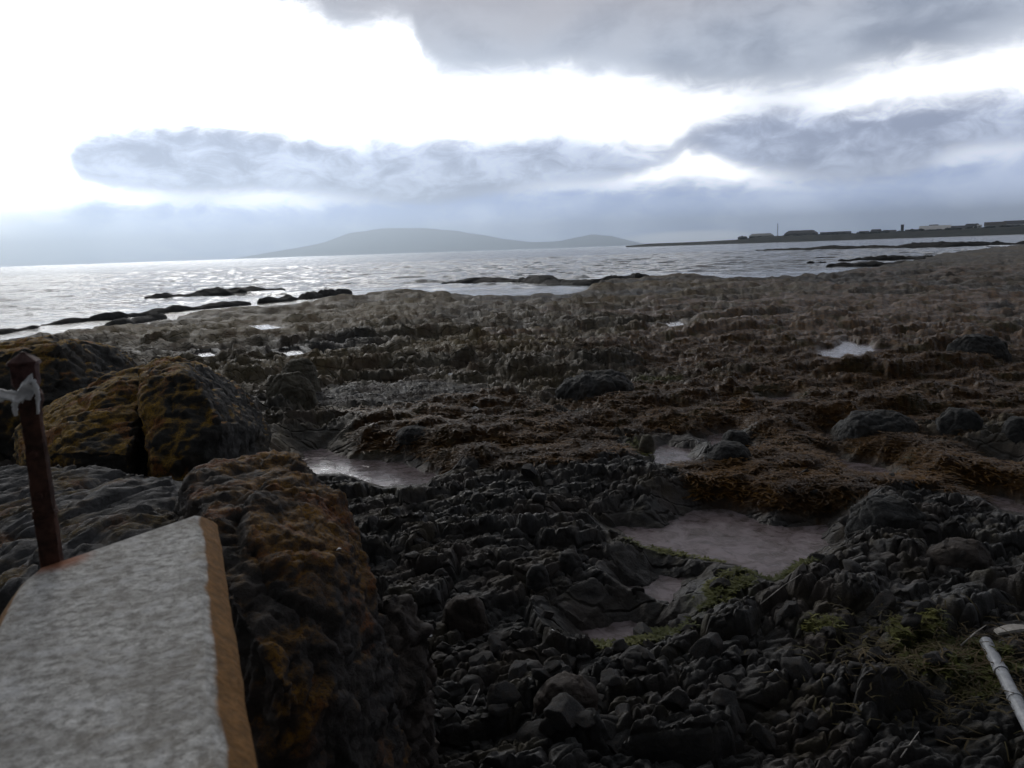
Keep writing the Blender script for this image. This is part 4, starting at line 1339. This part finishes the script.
M_DRIFT = m_simple('bleached_wood', (0.35, 0.33, 0.30), (0.55, 0.53, 0.5), 0.8, 30, 0.2, 0.4)
pl = at(1012, 638, pz)
bm = bmesh.new()
n_ = 9
rows = []
for i in range(n_):
    t = i / (n_ - 1)
    x_ = -0.12 + 0.42 * t; w_ = 0.028 + 0.012 * math.sin(t * 7) + 0.01 * t
    zc_ = 0.03 * math.sin(t * 4)
    rows.append([bm.verts.new((x_, -w_, zc_)), bm.verts.new((x_, w_, zc_ + 0.005)), bm.verts.new((x_, w_ * 0.9, zc_ + 0.022)), bm.verts.new((x_, -w_ * 0.9, zc_ + 0.018))])
for a_, b_ in zip(rows, rows[1:]):
    for i in range(4): bm.faces.new((a_[i], a_[(i + 1) % 4], b_[(i + 1) % 4], b_[i]))
bm.faces.new(rows[0][::-1]); bm.faces.new(rows[-1]); bmesh.ops.recalc_face_normals(bm, faces=bm.faces)
o = obj_bm('driftwood_board', bm, M_DRIFT, loc=(pl.x, pl.y, max(pz - 0.02, gz(pl.x, pl.y) + 0.03)))
tag(o, 'bleached flat piece of driftwood just above the end of the pipe', 'driftwood')


def scrap(px, py, size, label, seed, z=None, name='plastic_scrap', cat='litter', pos=None):
    rr_ = random.Random(seed)
    p = pos or at(px, py, 0.1)
    if pos is None:
        p.z = max(0.02, gz(p.x, p.y)) + size * 0.25
    bm = bmesh.new()
    n__ = 7
    ring = [Vector((math.cos(2 * math.pi * k_ / n__) * size * rr_.uniform(0.6, 1.1), math.sin(2 * math.pi * k_ / n__) * size * rr_.uniform(0.6, 1.1), rr_.uniform(-.2, .45) * size)) for k_ in range(n__)]
    c_ = bm.verts.new((0, 0, size * 0.6)); c2 = bm.verts.new((0, 0, -size * 0.25))
    vs = [bm.verts.new(v) for v in ring]
    for i in range(n__):
        bm.faces.new((c_, vs[i], vs[(i + 1) % n__])); bm.faces.new((c2, vs[(i + 1) % n__], vs[i]))
    o = obj_bm(name, bm, M_PLAST, loc=p)
    tag(o, label, cat)


scrap(455, 691, 0.035, 'small white scrap beside the dark rounded boulder, lower middle', 1)
scrap(430, 643, 0.024, 'tiny white scrap at the right side of the outcrop foot', 2)
scrap(700, 646, 0.018, 'tiny white scrap in the right foreground rubble', 3)
scrap(553, 637, 0.02, 'tiny white scrap in the rubble below the smooth grey boulder', 4)
scrap(449, 374, 0.12, 'white object lying far out on the pebbly patch', 5)
scrap(408, 682, 0.012, 'tiny pale speck in the shade of the outcrop foot', 6)
dl = at_d(341, 553, 3.42)
scrap(341, 553, 0.016, 'tiny white scrap stuck on the orange lichened outcrop', 7, pos=dl + Vector((0, -0.03, 0.03)))
scrap(776, 690, 0.02, 'tiny pale scrap left of the green weed heap', 8)
scrap(475, 412, 0.09, 'white scrap in the brown weed above the bright pool', 9)
scrap(955, 700, 0.02, 'tiny white scrap on the dried wrack', 10)


def twig(px0, py0, px1, py1, label, seed, rad_=0.006):
    a_, b_ = at(px0, py0, 0.2), at(px1, py1, 0.2)
    a_.z = max(0.05, gz(a_.x, a_.y)) + 0.05; b_.z = max(0.05, gz(b_.x, b_.y)) + 0.07
    bm = bmesh.new()
    mid_ = (b_ - a_) / 2 + Vector((0.01, 0, 0.02))
    bmesh.ops.create_cone(bm, cap_ends=True, segments=7, radius1=rad_, radius2=rad_ * 0.8, depth=mid_.length, matrix=Matrix.Translation(mid_ / 2) @ mid_.to_track_quat('Z', 'Y').to_matrix().to_4x4())
    r2 = (b_ - a_) - mid_
    bmesh.ops.create_cone(bm, cap_ends=True, segments=7, radius1=rad_ * 0.8, radius2=rad_ * 0.4, depth=r2.length, matrix=Matrix.Translation(mid_ + r2 / 2) @ r2.to_track_quat('Z', 'Y').to_matrix().to_4x4())
    o = obj_bm('twig', bm, M_DRIFT, loc=a_, smooth=True)
    tag(o, label, 'twig')


twig(403, 741, 420, 734, 'bleached twig in the dark gap at the bottom, left of centre', 1)
twig(472, 712, 480, 698, 'thin pale twig leaning by the dark rounded boulder', 2, 0.004)
twig(960, 655, 985, 640, 'pale twig beside the upper end of the pipe', 3, 0.006)
twig(900, 770, 918, 748, 'pale twig below the wrack heap', 4, 0.004)
twig(760, 615, 800, 600, 'thin pale twig across the rubble right of centre', 5, 0.004)

# ------------------------------------------------------------------ sea haze
m, g = newmat('haze')
pv = g.node('ShaderNodeVolumePrincipled', None, Color=(0.74, 0.87, 1.0), Density=0.00009, Anisotropy=0.66)
o_ = g.node('ShaderNodeOutputMaterial'); g.l.new(pv.outputs[0], o_.inputs['Volume'])
bm = bmesh.new()
bmesh.ops.create_cube(bm, size=1.0, matrix=Matrix.Translation((0, 0, 418)) @ Matrix.Diagonal((58000, 58000, 844, 1)))
hz = obj_bm('haze', bm, m)
tag(hz, 'thin blue sea haze over the water', kind='stuff')
